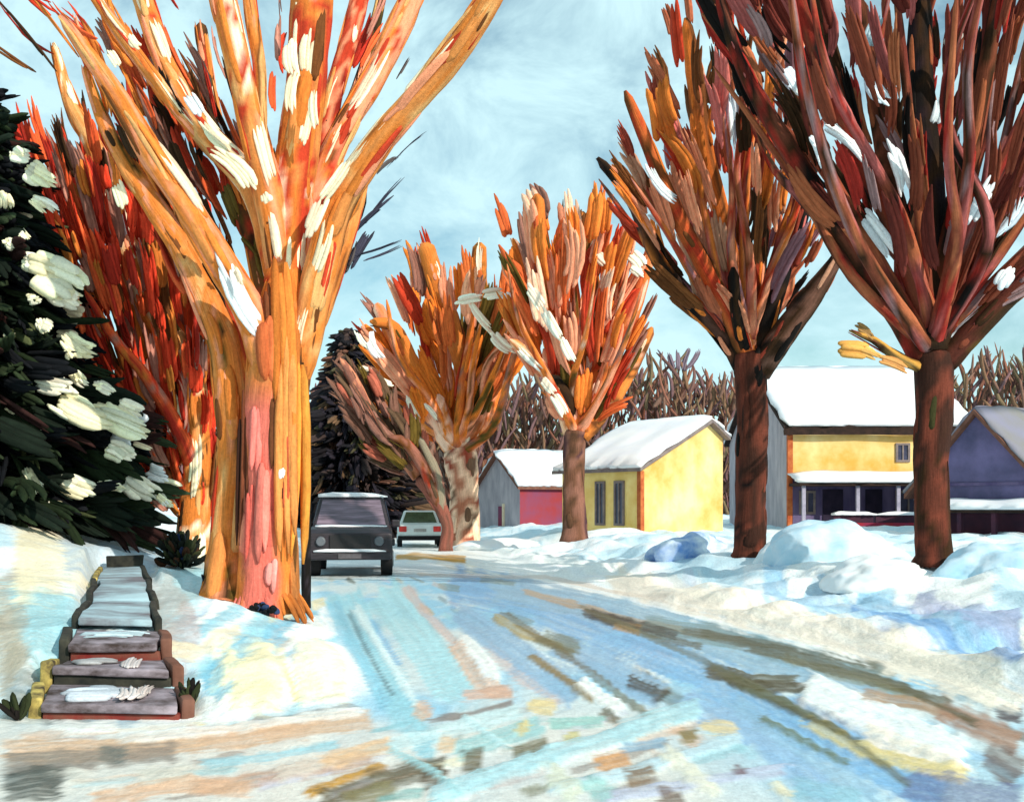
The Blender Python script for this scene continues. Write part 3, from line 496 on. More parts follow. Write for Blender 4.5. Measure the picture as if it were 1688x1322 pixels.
tr.build('trunk', M_BARK, elm)
st = MB()
limb(st, D1 + .35, [(368, 1000, 96, -.2), (372, 965, 76, -.1), (376, 900, 60, 0), (382, 820, 58, 0), (388, 740, 58, 0), (386, 660, 58, 0), (374, 580, 54, 0), (348, 510, 48, .1), (310, 430, 42, .3), (262, 352, 36, .5), (215, 285, 30, .7), (170, 200, 22, .9), (140, 110, 14, 1.1)], PAL_ELM, n=20, step=.1, ridges=7)
st.build('stem', M_BARK, elm)
ov = MB()   # broad plates of differently coloured bark on the front of the trunk
def plate(px0, py0, px1, py1, w, col, dd=-.36, mbb=None, th=.22):
    (mbb or ov); dab(mbb or ov, P(px0, py0, D1 + dd), P(px1, py1, D1 + dd), w * D1 / FPX / 2, col, thick=th, face=(0, -1, 0), bend=.02, br=max(2, int(w / 9)))
plate(424, 660, 418, 800, 20, C(222, 118, 108), -.36); plate(436, 760, 430, 940, 18, C(226, 124, 110), -.39); plate(412, 800, 410, 930, 14, C(206, 96, 84), -.32); plate(452, 640, 450, 800, 10, C(96, 56, 34), -.39); plate(486, 620, 482, 760, 10, C(60, 38, 24), -.28); plate(440, 470, 448, 600, 12, C(110, 60, 36), -.36); plate(398, 700, 396, 900, 10, C(60, 34, 26), -.18); plate(474, 560, 476, 930, 30, ORY, -.42); plate(462, 430, 470, 720, 30, ORG, -.42); plate(440, 520, 446, 660, 26, C(212, 108, 62), -.40)
plate(497, 560, 494, 780, 12, C(70, 46, 26), -.24); plate(494, 600, 490, 930, 20, C(222, 146, 62), -.26); plate(465, 800, 462, 830, 7, BLK, -.42); plate(466, 770, 464, 790, 9, WHT, -.43); plate(404, 640, 402, 930, 12, C(110, 60, 40), -.22); plate(450, 920, 446, 975, 16, C(236, 150, 140), -.40); plate(472, 700, 470, 830, 8, C(205, 90, 60), -.43)
ov.build('bark_plates', M_BARK, elm)
T1L = [
 ([(472, 430, 84, 0), (480, 330, 70, 0), (494, 220, 64, -.1), (506, 120, 64, -.2), (514, 0, 66, -.3), (520, -140, 56, -.4), (526, -330, 30, -.5)], [(ORG, 5), (RED, 6), (DRD, 2), (CREAM, .6), (SAL, 2), (ORY, 1.5)], .25),
 ([(505, 560, 60, -.1), (528, 450, 56, -.2), (556, 345, 48, -.4), (612, 250, 44, -.7), (684, 165, 42, -1.0), (752, 85, 44, -1.3), (808, 0, 38, -1.6), (870, -110, 24, -1.9)], PAL_ELM, .75),
 ([(500, 430, 50, .1), (528, 310, 42, .2), (566, 215, 40, .4), (618, 125, 38, .6), (664, 30, 40, .9), (706, -70, 30, 1.2)], [(SAL, 5), (ORG, 4), (BRW, 3), (RED, 2)], .4),
 ([(505, 330, 34, .3), (532, 230, 30, .5), (560, 120, 30, .8), (586, 30, 30, 1.1), (604, -90, 22, 1.4)], [(RED, 5), (DRD, 3), (BRW, 2), (SAL, 2)], .3),
 ([(540, 490, 38, .3), (566, 400, 34, .5), (590, 330, 24, .7), (604, 290, 12, .9)], [(ORG, 4), (ORY, 3), (BRW, 2)], .2),
 ([(468, 440, 58, 0), (446, 335, 52, -.2), (420, 225, 46, -.4), (394, 110, 42, -.7), (368, 0, 46, -.9), (340, -130, 32, -1.2)], PAL_ELMUP, .25),
 ([(420, 215, 26, -.4), (428, 120, 22, -.6), (414, 20, 22, -.8), (404, -80, 18, -1)], PAL_ELM, .3),
 ([(455, 640, 64, -.1), (420, 530, 56, -.2), (376, 452, 50, -.4), (308, 340, 44, -.8), (244, 250, 38, -1.1), (198, 165, 32, -1.4), (148, 95, 26, -1.7), (98, 25, 15, -2)], [(SAL, 6), (ORG, 5), (ORY, 3), (MVE, 1.6), (CREAM, 1)], .35),
 ([(456, 420, 54, .1), (424, 320, 48, .2), (380, 264, 44, .4), (330, 212, 40, .7), (292, 148, 38, .9), (262, 78, 36, 1.1), (236, 0, 36, 1.4), (205, -100, 26, 1.7)], PAL_ELMUP, .55),
 ([(310, 205, 26, .6), (248, 122, 24, .5), (196, 50, 22, .4), (150, -15, 18, .3)], PAL_ELM, .5),
 ([(400, 590, 44, .3), (372, 500, 40, .7), (322, 410, 34, 1.2), (290, 300, 30, 1.8), (262, 180, 26, 2.4), (240, 60, 20, 3.0)], [(RED, 5), (BRW, 4), (DBR, 3), (ORG, 2)], .1),
 ([(440, 500, 40, .3), (420, 400, 36, .8), (380, 300, 30, 1.5), (350, 180, 26, 2.2), (330, 40, 20, 3.0)], [(DBR, 4), (OLB, 3), (BRW, 3), (RED, 2)], .1),
 ([(480, 520, 40, .4), (500, 400, 34, 1.0), (540, 260, 28, 2.0), (600, 120, 22, 3.0), (640, -60, 14, 4)], [(DBR, 4), (BLK, 3), (OLB, 2)], .05),
]
snw = []
for pts, pal, sn in T1L:
    q0 = pts[0]; pts = [(q0[0] * .5 + 235, q0[1] + 80, q0[2] * .45, q0[3] + .12), (q0[0] * .8 + 94, q0[1] + 36, q0[2] * .8, q0[3] + .06)] + pts[1:]
    m_ = MB(); p, r, fr = limb(m_, D1, pts, pal, n=16, step=.11, ridges=10, rpal=PAL_ELMUP)
    m_.build('limb', M_BARK, elm)
    snow_on(snw, p, r, fr, sn, .55)
for a in [(420, 315, 356, 250, 26), (335, 195, 305, 150, 20), (505, 395, 535, 320, 22), (530, 330, 575, 265, 18), (478, 60, 486, 130, 24), (486, 120, 480, 190, 18), (520, 210, 516, 150, 14), (195, 110, 180, 85, 14), (205, 345, 190, 300, 20), (230, 80, 210, 55, 14), (440, 335, 436, 318, 18), (398, 470, 384, 440, 10)]:
    m1 = MB(); dab(m1, P(a[0], a[1], D1 - .75), P(a[2], a[3], D1 - .75), a[4] * D1 / FPX / 2, pick(SNW), thick=.4, face=(0, -1, 0), br=4); snw.append(m1)
snow_parts(elm, 'snow_streak', snw)
tw = MB()
for a in [(565, 400, 640, 330, 20), (575, 440, 610, 380, 16), (580, 390, 600, 300, 12), (590, 420, 665, 395, 7), (600, 430, 660, 405, 5), (615, 290, 660, 255, 7), (600, 370, 665, 290, 8), (570, 450, 585, 400, 22), (640, 275, 700, 220, 4), (560, 240, 610, 150, 26), (555, 270, 585, 190, 20), (655, 130, 675, 95, 8)]:
    dab(tw, P(a[0], a[1], D1 + .9), P(a[2], a[3], D1 + 1.1), a[4] * D1 / FPX / 2, pick([(C(60, 60, 76), 3), (BLK, 2), (C(90, 84, 84), 1)]), thick=.6, br=4)
tw.build('twigs', M_BARK, elm); tw = MB()
for a in [(452, 250, 470, 330, 18), (404, 300, 432, 380, 20), (500, 150, 508, 240, 14), (516, 260, 540, 200, 18), (560, 300, 590, 240, 20), (330, 320, 362, 390, 22), (280, 230, 306, 290, 18), (382, 560, 396, 660, 16), (372, 310, 396, 372, 34), (425, 235, 446, 300, 26), (430, 370, 452, 470, 36), (262, 110, 310, 200, 14), (335, 430, 372, 500, 22), (356, 480, 378, 570, 22), (366, 100, 398, 210, 18), (312, 235, 340, 300, 16), (395, 390, 430, 430, 24)]:
    m1 = MB(); dab(m1, P(a[0], a[1], D1 + .55), P(a[2], a[3], D1 + .45), a[4] * D1 / FPX / 2, pick([(BLK, 3), (DBR, 3), (OLB, 2)]), thick=.6, br=4); m1.build('gap_shade', M_BARK, elm)  # dark dabs drawn as the shadowy gaps between the limbs
tw = MB(); k = 0
while k < 110:   # reddish inner branches seen between the left limbs
    x = random.uniform(120, 440); y = random.uniform(90, 560)
    if not inside([(140, 90), (330, 110), (440, 330), (440, 480), (380, 600), (320, 540), (230, 330)], x, y): continue
    s_ = random.uniform(60, 130); z = random.uniform(.7, 2.4); dab(tw, P(x, y, D1 + z), P(x - s_ * .45, y - s_, D1 + z + .3), random.uniform(14, 30) * D1 / FPX / 2, pick([(RED, 4), (C(206, 90, 50), 4), (MVE, 3), (BRW, 2), (DBR, 2), (ORG, 3), (SAL, 1.5)]), thick=.5, br=4); k += 1
tw.build('inner_branches', M_BARK, elm); tw = MB()
for _ in range(60):   # twig bundles that close the gaps high in the crown
    x = random.uniform(60, 640); y = random.uniform(-180, 260); vx = (x - 450) * .28; vy = -random.uniform(60, 130); z = random.uniform(.5, 3.2)
    m1 = MB(); dab(m1, P(x, y, D1 + z), P(x + vx, y + vy, D1 + z + .4), random.uniform(5, 13) * D1 / FPX / 2, pick(PAL_RED), thick=.6, br=2); m1.build('twig', M_BARK, elm)

# ------------------------------------------------------------------ red tree behind it
D2 = 19.5; b2 = P(317, 880, D2); b2.z = tz(b2.x, b2.y) - .05
rt = thing('bare_tree', b2, 'reddish tree with a bowed yellow stem behind the huge orange tree, beside the evergreen', 'tree', 'bare street trees')
m_ = MB(); zb = HY + (EYE - b2.z) * FPX / D2
p, r, fr = limb(m_, D2, [(316, zb, 58), (322, 830, 48), (328, 760, 46), (320, 670, 46), (304, 592, 46), (254, 520, 42), (218, 440, 40), (192, 345, 37, .2), (158, 248, 31, .4), (120, 180, 24, .6), (88, 72, 12, .8)], [(YEL, 5), (ORY, 5), (ORG, 4), (CREAM, 1), (BRW, 1.6), (MVE, 1)], n=16, ridges=5, rpal=PAL_ELM)
m_.build('trunk', M_BARK, rt)
for pts in [[(310, 600, 30), (240, 560, 26, .6), (170, 470, 24, 1.2), (130, 350, 20, 1.8), (100, 230, 12, 2.4)], [(316, 650, 30), (290, 520, 28, 1.2), (250, 400, 24, 2.2), (225, 240, 18, 3), (210, 100, 10, 3.6)], [(322, 780, 26), (290, 700, 24, -.5), (240, 620, 20, -.8), (190, 560, 16, -1), (140, 480, 10, -1.2)], [(325, 740, 30, .4), (345, 640, 26, 1.4), (352, 500, 22, 2.4), (340, 330, 14, 3.2)]]:
    m_ = MB(); limb(m_, D2, pts, PAL_RED, n=10); m_.build('limb', M_BARK, rt)
m_ = []; snow_on(m_, p, r, fr, .6, .6)
for a in [(180, 345, 165, 310, 14), (152, 380, 138, 350, 14), (192, 470, 176, 438, 16), (205, 395, 192, 352, 18), (300, 690, 292, 650, 14)]: m1 = MB(); dab(m1, P(a[0], a[1], D2 - .5), P(a[2], a[3], D2 - .5), a[4] * D2 / FPX / 2, pick(SNW), br=4); m_.append(m1)
snow_parts(rt, 'snow_streak', m_)
m_ = MB(); poly2 = [(-120, 150), (20, 230), (80, 265), (150, 270), (200, 240), (260, 300), (330, 420), (370, 560), (360, 700), (345, 860), (262, 850), (170, 650), (110, 470), (60, 330), (-60, 250)]
k = 0
while k < 620:
    x = random.uniform(-100, 370); y = random.uniform(80, 860)
    if not inside(poly2, x, y): continue
    dx = x - 335; dy = y - 905; l_ = math.hypot(dx, dy); dd = random.uniform(-1.3, 2.6) * min(1, l_ / 450)
    s = random.uniform(45, 120); a = P(x, y, D2 + dd); b = P(x + dx / l_ * s * .8, y + dy / l_ * s, D2 + dd * 1.15)
    dab(m_, a, b, random.uniform(12, 26) * D2 / FPX / 2, pick(PAL_RED), thick=.55, br=4); k += 1
m_.build('crown', M_LEAF, rt)

# ------------------------------------------------------------------ snowy evergreen at the left edge
D0 = 18.0; b0 = P(-60, 900, D0); b0.z = tz(b0.x, b0.y) - .05
ev = thing('evergreen_tree', b0, 'dark green evergreen loaded with cream snow clumps at the left edge', 'tree', 'evergreen trees')
m_ = MB(); tube(m_, [b0, b0 + Vector((0, 0, 4)), b0 + Vector((.05, 0, 8.6))], [.2, .13, .03], PAL_DTR, n=10, step=.4); m_.build('trunk', M_BARK, ev)
PAL_EV = [(C(24, 34, 26), 5), (C(34, 46, 28), 4), (C(18, 20, 24), 5), (C(48, 60, 40), 2), (C(46, 26, 24), 2), (C(84, 92, 60), .5)]
def conifer(mb, base, H, R, pal, N, z0=.12, lw=(.5, 1.0, .06, .16), droop=.35):
    for _ in range(N):
        t = random.random() ** 1.25; z = lerp(z0, H, t); rad = R * (1 - t) ** .95 * random.uniform(.35, 1.06) * (0.82 + .3 * float(vnoise(z * 1.6, 3.3, 4))); az = random.random() * 6.283
        dirv = np.array([math.cos(az), math.sin(az), 0]); p0 = np.array(base) + dirv * rad * .72 + np.array([0, 0, z + .1]); ln = random.uniform(*lw[:2]) * (1.1 - .6 * t)
        dv = dirv + np.array([rng.normal() * .3, rng.normal() * .3, -droop + rng.normal() * .25]); dv /= np.linalg.norm(dv)
        dab(mb, p0, p0 + dv * ln, random.uniform(*lw[2:]), pick(pal), thick=.45, br=3)
m_ = MB(); conifer(m_, b0, 7.2, 3.5, PAL_EV, 2300, z0=-.05, lw=(.7, 1.5, .07, .17), droop=.3); m_.build('crown', M_LEAF, ev)
CL = [(22, 252, 40, 262, 24), (45, 275, 82, 300, 30), (50, 325, 85, 345, 14), (8, 400, 22, 410, 16), (60, 440, 125, 480, 60), (40, 428, 90, 450, 34), (85, 475, 130, 500, 30), (45, 495, 62, 490, 16), (68, 530, 86, 545, 24), (105, 555, 150, 585, 22), (12, 550, 20, 556, 8), (62, 630, 115, 645, 26), (90, 655, 175, 695, 28), (150, 670, 240, 715, 32), (195, 665, 232, 690, 26), (118, 610, 140, 635, 14), (160, 630, 185, 650, 12), (180, 735, 212, 755, 28), (205, 795, 255, 815, 28), (105, 790, 160, 815, 26), (165, 800, 200, 805, 12), (8, 672, 18, 700, 14), (44, 775, 60, 805, 16), (62, 710, 82, 718, 18), (75, 830, 100, 838, 14), (110, 575, 125, 590, 14), (0, 320, 10, 340, 16), (258, 818, 278, 830, 12), (30, 380, 40, 395, 10)]
for a in CL:
    cxp = (a[0] + a[2]) / 2; rel = (cxp + 60) / 340; dz = -1.6 * math.sqrt(max(.1, 1 - min(1, rel) ** 2)) * (.55 + .45 * (a[1] - 200) / 650)
    m_ = MB()
    for q in range(3):
        j = lambda s: random.uniform(-s, s)
        dab(m_, P(a[0] + j(6), a[1] + j(5), D0 + dz + j(.15)), P(a[2] + j(9), a[3] + j(6), D0 + dz + j(.15)), a[4] * D0 / FPX / 2 * random.uniform(.75, 1.2), pick([(C(250, 240, 200), 3), (C(244, 236, 214), 2), (C(226, 224, 200), 1)]), thick=.55, face=(0, -1, .2), br=4)
    m_.build('snow_clump', M_SNOWP, ev)
for _ in range(60):   # snow on boughs round the whole tree
    t = random.random(); z = lerp(.3, 6.4, t); m_ = MB(); rad = 3.4 * (1 - t) ** .95 * random.uniform(.85, 1.0); az = random.uniform(-.3, 3.6)
    p0 = np.array(b0) + np.array([math.cos(az) * rad, math.sin(az) * rad, z]); dab(m_, p0, p0 + np.array([math.cos(az) * .35, math.sin(az) * .35, -.12]), random.uniform(.06, .16), pick(SNW), thick=.5, br=3); m_.build('snow_clump', M_SNOWP, ev)

# ------------------------------------------------------------------ trees along the street
def street_tree(d, base, trunkpts, limbs, poly, pal, tpal, label, N, rr, lw, snow=.2, nl=14, spread=1.15, depth=1.0, extra_snow=(), ang0=.3, snowpal=SNW, name='bare_tree', ridges=4, upb=.12):
    b = P(base[0], base[1], d); b.z = tz(b.x, b.y) - .06; zb_ = HY + (EYE - b.z) * FPX / d
    t = thing(name, b, label, 'tree', 'bare street trees')
    m = MB(); pts = [(base[0], zb_, trunkpts[0][2] * 1.35)] + [(base[0], zb_ - 12, trunkpts[0][2] * 1.12)] + list(trunkpts)
    limb(m, d, pts, tpal, n=16, ridges=ridges, rpal=tpal, step=.14); m.build('trunk', M_BARK, t)
    sm = []
    for L_ in limbs:
        pts = L_[0]; lp = L_[1] if len(L_) > 1 else pal
        m = MB(); p, r, fr = limb(m, d, pts, lp, n=10, step=.18, ridges=2.5, rpal=pal); m.build('limb', M_BARK, t); snow_on(sm, p, r, fr, snow, .5, snowpal)
    f = P(trunkpts[-1][0], trunkpts[-1][1], d)
    m = MB(); limbs_fill(m, f, poly, pal, nl, rr, trunkpts[-1][2] * d / FPX * .26, spread, depth, max(ang0, .5))
    crown(m, d, f, poly, pal, N, lw, depth, upb); m.build('crown', M_LEAF, t)
    for a in extra_snow:
        dd = d + (a[5] if len(a) > 5 else -1.2)
        m1 = MB(); dab(m1, P(a[0], a[1], dd), P(a[2], a[3], dd), a[4] * (1.35 if dd < d - 3 else 1) * dd / FPX / 2, a[6] if len(a) > 6 else pick(snowpal), thick=.5, face=(0, -1, .2), br=4); sm.append(m1)
    snow_parts(t, 'snow_streak', sm)
    return t

SNC = [(C(255, 236, 212), 3), (C(250, 226, 200), 2), (C(250, 246, 240), 1)]
street_tree(44, (765, 880), [(766, 860, 48), (764, 810, 46), (760, 760, 52), (755, 735, 50)],
 [([(752, 745, 34), (716, 690, 34), (690, 640, 30, -.5), (655, 570, 26, -1), (620, 500, 18, -1.5)], [(SAL, 3), (ORG, 6), (C(255, 210, 180), 3)]), ([(770, 740, 30), (790, 660, 30), (800, 560, 34, -.6), (790, 470, 30, -1), (790, 400, 24, -1.2)], [(ORG, 6), (OLB, 1.5), (BRW, 2)]), ([(775, 735, 22), (810, 670, 20, .6), (850, 590, 18, 1.2), (860, 500, 12, 1.6)],), ([(765, 750, 36), (778, 680, 30, -.4), (786, 625, 18, -.8)], [(C(250, 214, 180), 4), (C(226, 170, 140), 3)]), ([(768, 620, 32), (745, 540, 34, -1), (720, 470, 32, -1.4), (700, 400, 28, -1.8)], [(ORG, 6), (ORY, 4), (SAL, 2)]), ([(740, 720, 26), (690, 690, 26), (650, 665, 22, -.6), (625, 650, 16, -1)], [(ORG, 5), (ORY, 2), (SAL, 2)]), ([(720, 690, 24), (680, 600, 24, -1), (650, 540, 20, -1.5), (610, 530, 14, -2)], [(ORG, 5), (BRW, 2)]), ([(756, 740, 30), (735, 700, 26, -.4), (722, 650, 18, -.8)], [(C(250, 200, 170), 3), (ORG, 3)])],
 [(740, 745), (690, 720), (625, 680), (600, 640), (590, 560), (575, 520), (630, 470), (650, 450), (675, 380), (715, 385), (750, 440), (765, 400), (805, 410), (810, 450), (850, 430), (900, 480), (880, 560), (850, 640), (800, 720)], [(C(232, 128, 48), 8), (C(206, 104, 52), 4), (C(242, 160, 124), 6), (BRW, 1.5), (OLB, 1.8), (RED, 1.5), (MVE, 1.2)], [(C(246, 204, 172), 5), (C(220, 160, 130), 4), (C(176, 110, 84), 3), (C(150, 60, 44), 2), (C(112, 84, 66), 2)],
 'orange-crowned tree with a pale pinkish trunk, left of the red house', 100, 9.0, (1.6, 3.0, .20, .38), .1, 16, 1.05, 1.0,
 [(752, 498, 800, 488, 12, -5), (795, 488, 830, 484, 14, -5), (825, 484, 868, 496, 10, -5), (776, 502, 810, 545, 10, -5), (805, 545, 850, 585, 14, -5), (585, 545, 612, 580, 9, -3), (608, 560, 630, 592, 16, -3), (612, 545, 618, 575, 9, -3), (592, 605, 612, 610, 8, -3), (628, 625, 650, 635, 9, -3), (668, 650, 690, 690, 9, -2), (700, 665, 720, 690, 8, -2), (850, 540, 862, 510, 16, -1)], snowpal=SNC)
street_tree(37, (947, 890), [(947, 870, 40), (946, 800, 36), (946, 740, 36), (950, 705, 42)],
 [([(940, 715, 22), (915, 640, 22, -.4), (880, 590, 18, -.8), (840, 560, 14, -1.2)], [(C(250, 200, 160), 4), (ORG, 3), (SAL, 2)]), ([(950, 710, 34), (945, 610, 36, -.3), (915, 500, 32, -.6), (890, 400, 28, -.8), (885, 320, 22, -1)], [(ORG, 5), (C(206, 104, 52), 3), (BRW, 2)]), ([(960, 710, 34), (990, 620, 34), (1030, 540, 30, -.4), (1060, 460, 24, -.6), (1075, 400, 14, -.8)], [(C(214, 118, 56), 4), (RED, 3), (SAL, 3)]), ([(955, 700, 30), (965, 580, 28, .4), (975, 470, 26, .8), (960, 350, 20, 1.2)], [(ORG, 4), (OLB, 3), (BRW, 3)]), ([(945, 690, 28), (925, 650, 34, -.8), (905, 620, 26, -1)], [(BLK, 4), (DBR, 2)]), ([(960, 720, 28), (1000, 670, 26), (1040, 610, 24, .6), (1075, 540, 14, 1)], [(C(226, 130, 60), 5), (C(230, 160, 130), 3), (BRW, 2)])],
 [(930, 720), (905, 660), (860, 600), (825, 540), (835, 470), (828, 380), (800, 330), (850, 335), (875, 300), (915, 300), (935, 330), (975, 300), (1020, 330), (1075, 380), (1090, 470), (1080, 560), (1060, 640), (1000, 700), (965, 730)], PAL_MID, [(C(110, 74, 56), 5), (C(86, 60, 44), 4), (C(140, 96, 80), 3), (OLB, 2), (C(76, 50, 56), 2)],
 'orange and brown tree standing between the red house and the small yellow house', 120, 9.0, (1.4, 2.7, .17, .32), .08, 18, 1.05, 1.0,
 [(870, 470, 895, 510, 14, -4.6), (893, 505, 925, 560, 13, -4.6), (925, 555, 945, 595, 11, -4.6), (855, 575, 890, 610, 9, -4.6), (892, 622, 915, 650, 11, -4.6), (912, 650, 932, 685, 13, -4.6), (985, 420, 1000, 435, 20, -1.6), (1035, 415, 1062, 445, 24, -1.6), (1040, 440, 1060, 455, 16, -1.6)], snowpal=SNC)
street_tree(24, (1236, 912), [(1236, 885, 52), (1238, 800, 50), (1240, 700, 50), (1238, 640, 50), (1236, 600, 56), (1236, 575, 54)],
 [([(1225, 610, 30), (1195, 555, 28), (1130, 490, 26, -.4), (1080, 420, 24, -.7), (1040, 330, 20, -1), (985, 260, 14, -1.3)], [(BLK, 4), (DBR, 3), (C(90, 60, 50), 2), (ORG, 1)]), ([(1232, 590, 34), (1200, 510, 30, -.4), (1150, 420, 28, -.8), (1100, 320, 26, -1.2), (1060, 220, 22, -1.5), (1030, 150, 14, -1.8)], [(C(206, 104, 52), 4), (RED, 3), (BRW, 3)]), ([(1236, 590, 34), (1218, 480, 30), (1190, 360, 28), (1160, 230, 30, -.3), (1145, 120, 30, -.5), (1130, 30, 16, -.7)], [(C(222, 118, 50), 5), (SAL, 3), (BRW, 2)]), ([(1240, 580, 34), (1248, 460, 28, .4), (1262, 330, 24, .8), (1268, 200, 20, 1.2), (1270, 80, 14, 1.6)], [(RED, 3), (BRW, 4), (DBR, 3)]), ([(1244, 600, 34), (1272, 510, 30), (1300, 420, 26), (1325, 345, 22, .3), (1345, 260, 14, .6)], [(BLK, 5), (DBR, 4), (C(60, 40, 60), 1)]), ([(1250, 615, 40), (1285, 560, 44, -.3), (1330, 500, 40, -.6), (1365, 450, 28, -.9), (1395, 400, 14, -1.2)], [(DBR, 5), (C(120, 84, 70), 4), (BLK, 2)]), ([(1232, 590, 24), (1215, 520, 22, -.6), (1208, 440, 18, -.9)], [(BLK, 5), (DBR, 2)])],
 [(1215, 600), (1150, 540), (1080, 450), (1030, 360), (960, 290), (940, 250), (1000, 240), (1020, 200), (1050, 120), (1090, 80), (1095, 0), (1095, -60), (1200, -120), (1320, -60), (1350, 150), (1370, 330), (1400, 400), (1360, 500), (1270, 610)], PAL_R5, PAL_DTR,
 'tree with a rust-coloured crown, dark trunk at the left end of the big yellow house', 150, 7.8, (.8, 1.8, .09, .19), .05, 14, 1.05, 1.0,
 [(1065, 270, 1115, 330, 16, -1.8), (1070, 350, 1100, 380, 14, 1), (1168, 330, 1185, 395, 22, 1.2), (1205, 150, 1215, 250, 22, 1.0), (1290, 110, 1320, 155, 26, -1.6)], snowpal=[(C(235, 242, 246), 3), (C(214, 228, 240), 2)])
street_tree(18, (1538, 945), [(1538, 915, 62), (1536, 850, 58), (1536, 760, 58), (1540, 680, 58), (1540, 620, 62), (1538, 570, 66)],
 [([(1525, 600, 44), (1490, 530, 44), (1430, 450, 40, -.3), (1375, 370, 36, -.5), (1320, 280, 32, -.7), (1260, 180, 28, -.9), (1215, 90, 22, -1.1), (1180, -20, 16, -1.3)], [(BLK, 3), (DBR, 4), (C(150, 46, 36), 2), (C(112, 60, 44), 4)]), ([(1538, 580, 66), (1530, 460, 60), (1530, 330, 56), (1520, 200, 46, .2), (1515, 80, 40, .4), (1520, -60, 30, .6), (1525, -250, 18, .8)], [(BLK, 6), (DBR, 4), (C(40, 28, 34), 3)]), ([(1535, 540, 44), (1500, 440, 38, -.5), (1460, 340, 36, -.8), (1400, 220, 32, -1.1), (1350, 100, 28, -1.4), (1310, -20, 24, -1.6), (1280, -140, 16, -1.8)], [(BLK, 4), (C(120, 62, 44), 4), (DRD, 2)]), ([(1545, 560, 50), (1590, 470, 44), (1640, 370, 38, .3), (1690, 260, 32, .5), (1740, 120, 24, .8), (1780, -20, 14, 1)], [(BLK, 5), (DBR, 4), (DRD, 2)]), ([(1545, 500, 40), (1570, 380, 36, -.4), (1600, 250, 32, -.7), (1625, 120, 28, -1), (1650, -40, 20, -1.3)], [(DBR, 4), (BLK, 3), (C(120, 64, 44), 3)]), ([(1552, 600, 46), (1610, 540, 40, -.3), (1680, 470, 36, -.5), (1760, 390, 26, -.7), (1850, 300, 16, -.9)], [(DBR, 5), (C(92, 46, 36), 3), (OLB, 2)]), ([(1530, 520, 36), (1505, 420, 34, .6), (1465, 290, 30, 1.2), (1440, 150, 26, 1.7), (1420, 0, 18, 2.2)], [(C(120, 64, 44), 5), (DBR, 3)]), ([(1528, 610, 20), (1480, 590, 16, -.3), (1440, 560, 12, -.5), (1400, 545, 8, -.7)], [(C(120, 100, 60), 3), (C(206, 150, 70), 2), (DBR, 3)])],
 [(1515, 620), (1470, 560), (1400, 460), (1330, 380), (1260, 290), (1200, 180), (1150, 60), (1150, -260), (1950, -260), (1980, 250), (1860, 400), (1740, 510), (1640, 570), (1580, 620)], PAL_R6, PAL_DTR,
 'massive dark tree filling the top right, trunk between yellow and blue-grey houses', 320, 9.4, (.7, 1.7, .07, .155), .03, 22, 1.1, 1.0,
 [(1425, 115, 1465, 170, 26, -1.5), (1540, 205, 1550, 165, 18, -1.5), (1340, 225, 1360, 275, 20, -1.5), (1465, 230, 1495, 325, 22, -1.3), (1350, 195, 1425, 260, 24, -1.2), (1420, 350, 1470, 420, 26, -1.0), (1595, 370, 1640, 295, 22, -1.2), (1645, 475, 1670, 440, 26, -1), (1640, 390, 1688, 320, 18, -1), (1430, 80, 1450, 20, 20, 1, C(190, 215, 225)), (1620, 120, 1640, 60, 20, -1, C(150, 175, 195)), (1560, 80, 1585, 45, 22, -1, C(210, 200, 190)), (1380, 575, 1435, 580, 30, -.6, C(220, 160, 80)), (1400, 570, 1450, 588, 20, -.6, C(232, 176, 96)), (1450, 590, 1500, 610, 18, -.5, C(200, 140, 80)), (1410, 535, 1440, 555, 14, -.6, C(160, 120, 70))], snowpal=[(C(235, 242, 246), 3), (C(214, 228, 240), 2)], ang0=.2)

# leaning thin tree by the parked truck and dark evergreen behind it
street_tree(40, (735, 885), [(738, 870, 20), (728, 840, 22), (712, 815, 22), (690, 785, 24)],
 [([(690, 785, 24), (650, 735, 22), (610, 680, 20, -.3), (580, 620, 16, -.5), (560, 590, 8, -.6)], [(SAL, 3), (C(150, 96, 80), 4), (BRW, 2)]), ([(700, 800, 20), (690, 740, 20, .3), (660, 690, 18, .5), (640, 660, 10, .7)], [(MVE, 4), (BRW, 3)]), ([(725, 835, 20), (700, 775, 20, -.4), (668, 730, 18, -.6), (640, 720, 8, -.8)], [(C(150, 96, 80), 4), (RED, 1), (BRW, 3)]), ([(728, 840, 20), (718, 780, 18, -.2), (690, 720, 12, -.3)], [(C(140, 130, 110), 3), (MVE, 2)])],
 [(745, 860), (690, 830), (630, 790), (560, 680), (540, 590), (620, 600), (690, 690), (740, 790)], [(C(120, 84, 70), 4), (C(96, 74, 56), 4), (MVE, 3), (C(176, 96, 76), 1.5), (OLB, 1.5)], [(C(140, 84, 70), 4), (C(110, 74, 62), 4), (RED, 1)],
 'slim leaning brown tree rising behind the white car', 60, 6.5, (1.0, 2.0, .14, .28), .0, 6, 1.0, .6, ang0=.3, ridges=2)
DE = 60; be = P(580, 870, DE); be.z = tz(be.x, be.y) - .1
e2 = thing('evergreen_tree', be, 'nearly black evergreen standing behind the parked dark truck', 'tree', 'evergreen trees')
m_ = MB(); tube(m_, [be, be + Vector((0, 0, 4)), be + Vector((0, 0, 8))], [.3, .2, .05], PAL_DTR, n=8, step=.6); m_.build('trunk', M_BARK, e2)
m_ = MB(); conifer(m_, be, 11.2, 5.2, [(C(40, 36, 44), 6), (C(30, 28, 32), 4), (C(64, 52, 50), 3), (C(104, 80, 60), 2), (C(70, 66, 48), 1.2), (C(120, 84, 70), .8)], 1500, lw=(1.2, 2.6, .16, .36)); m_.build('crown', M_LEAF, e2)

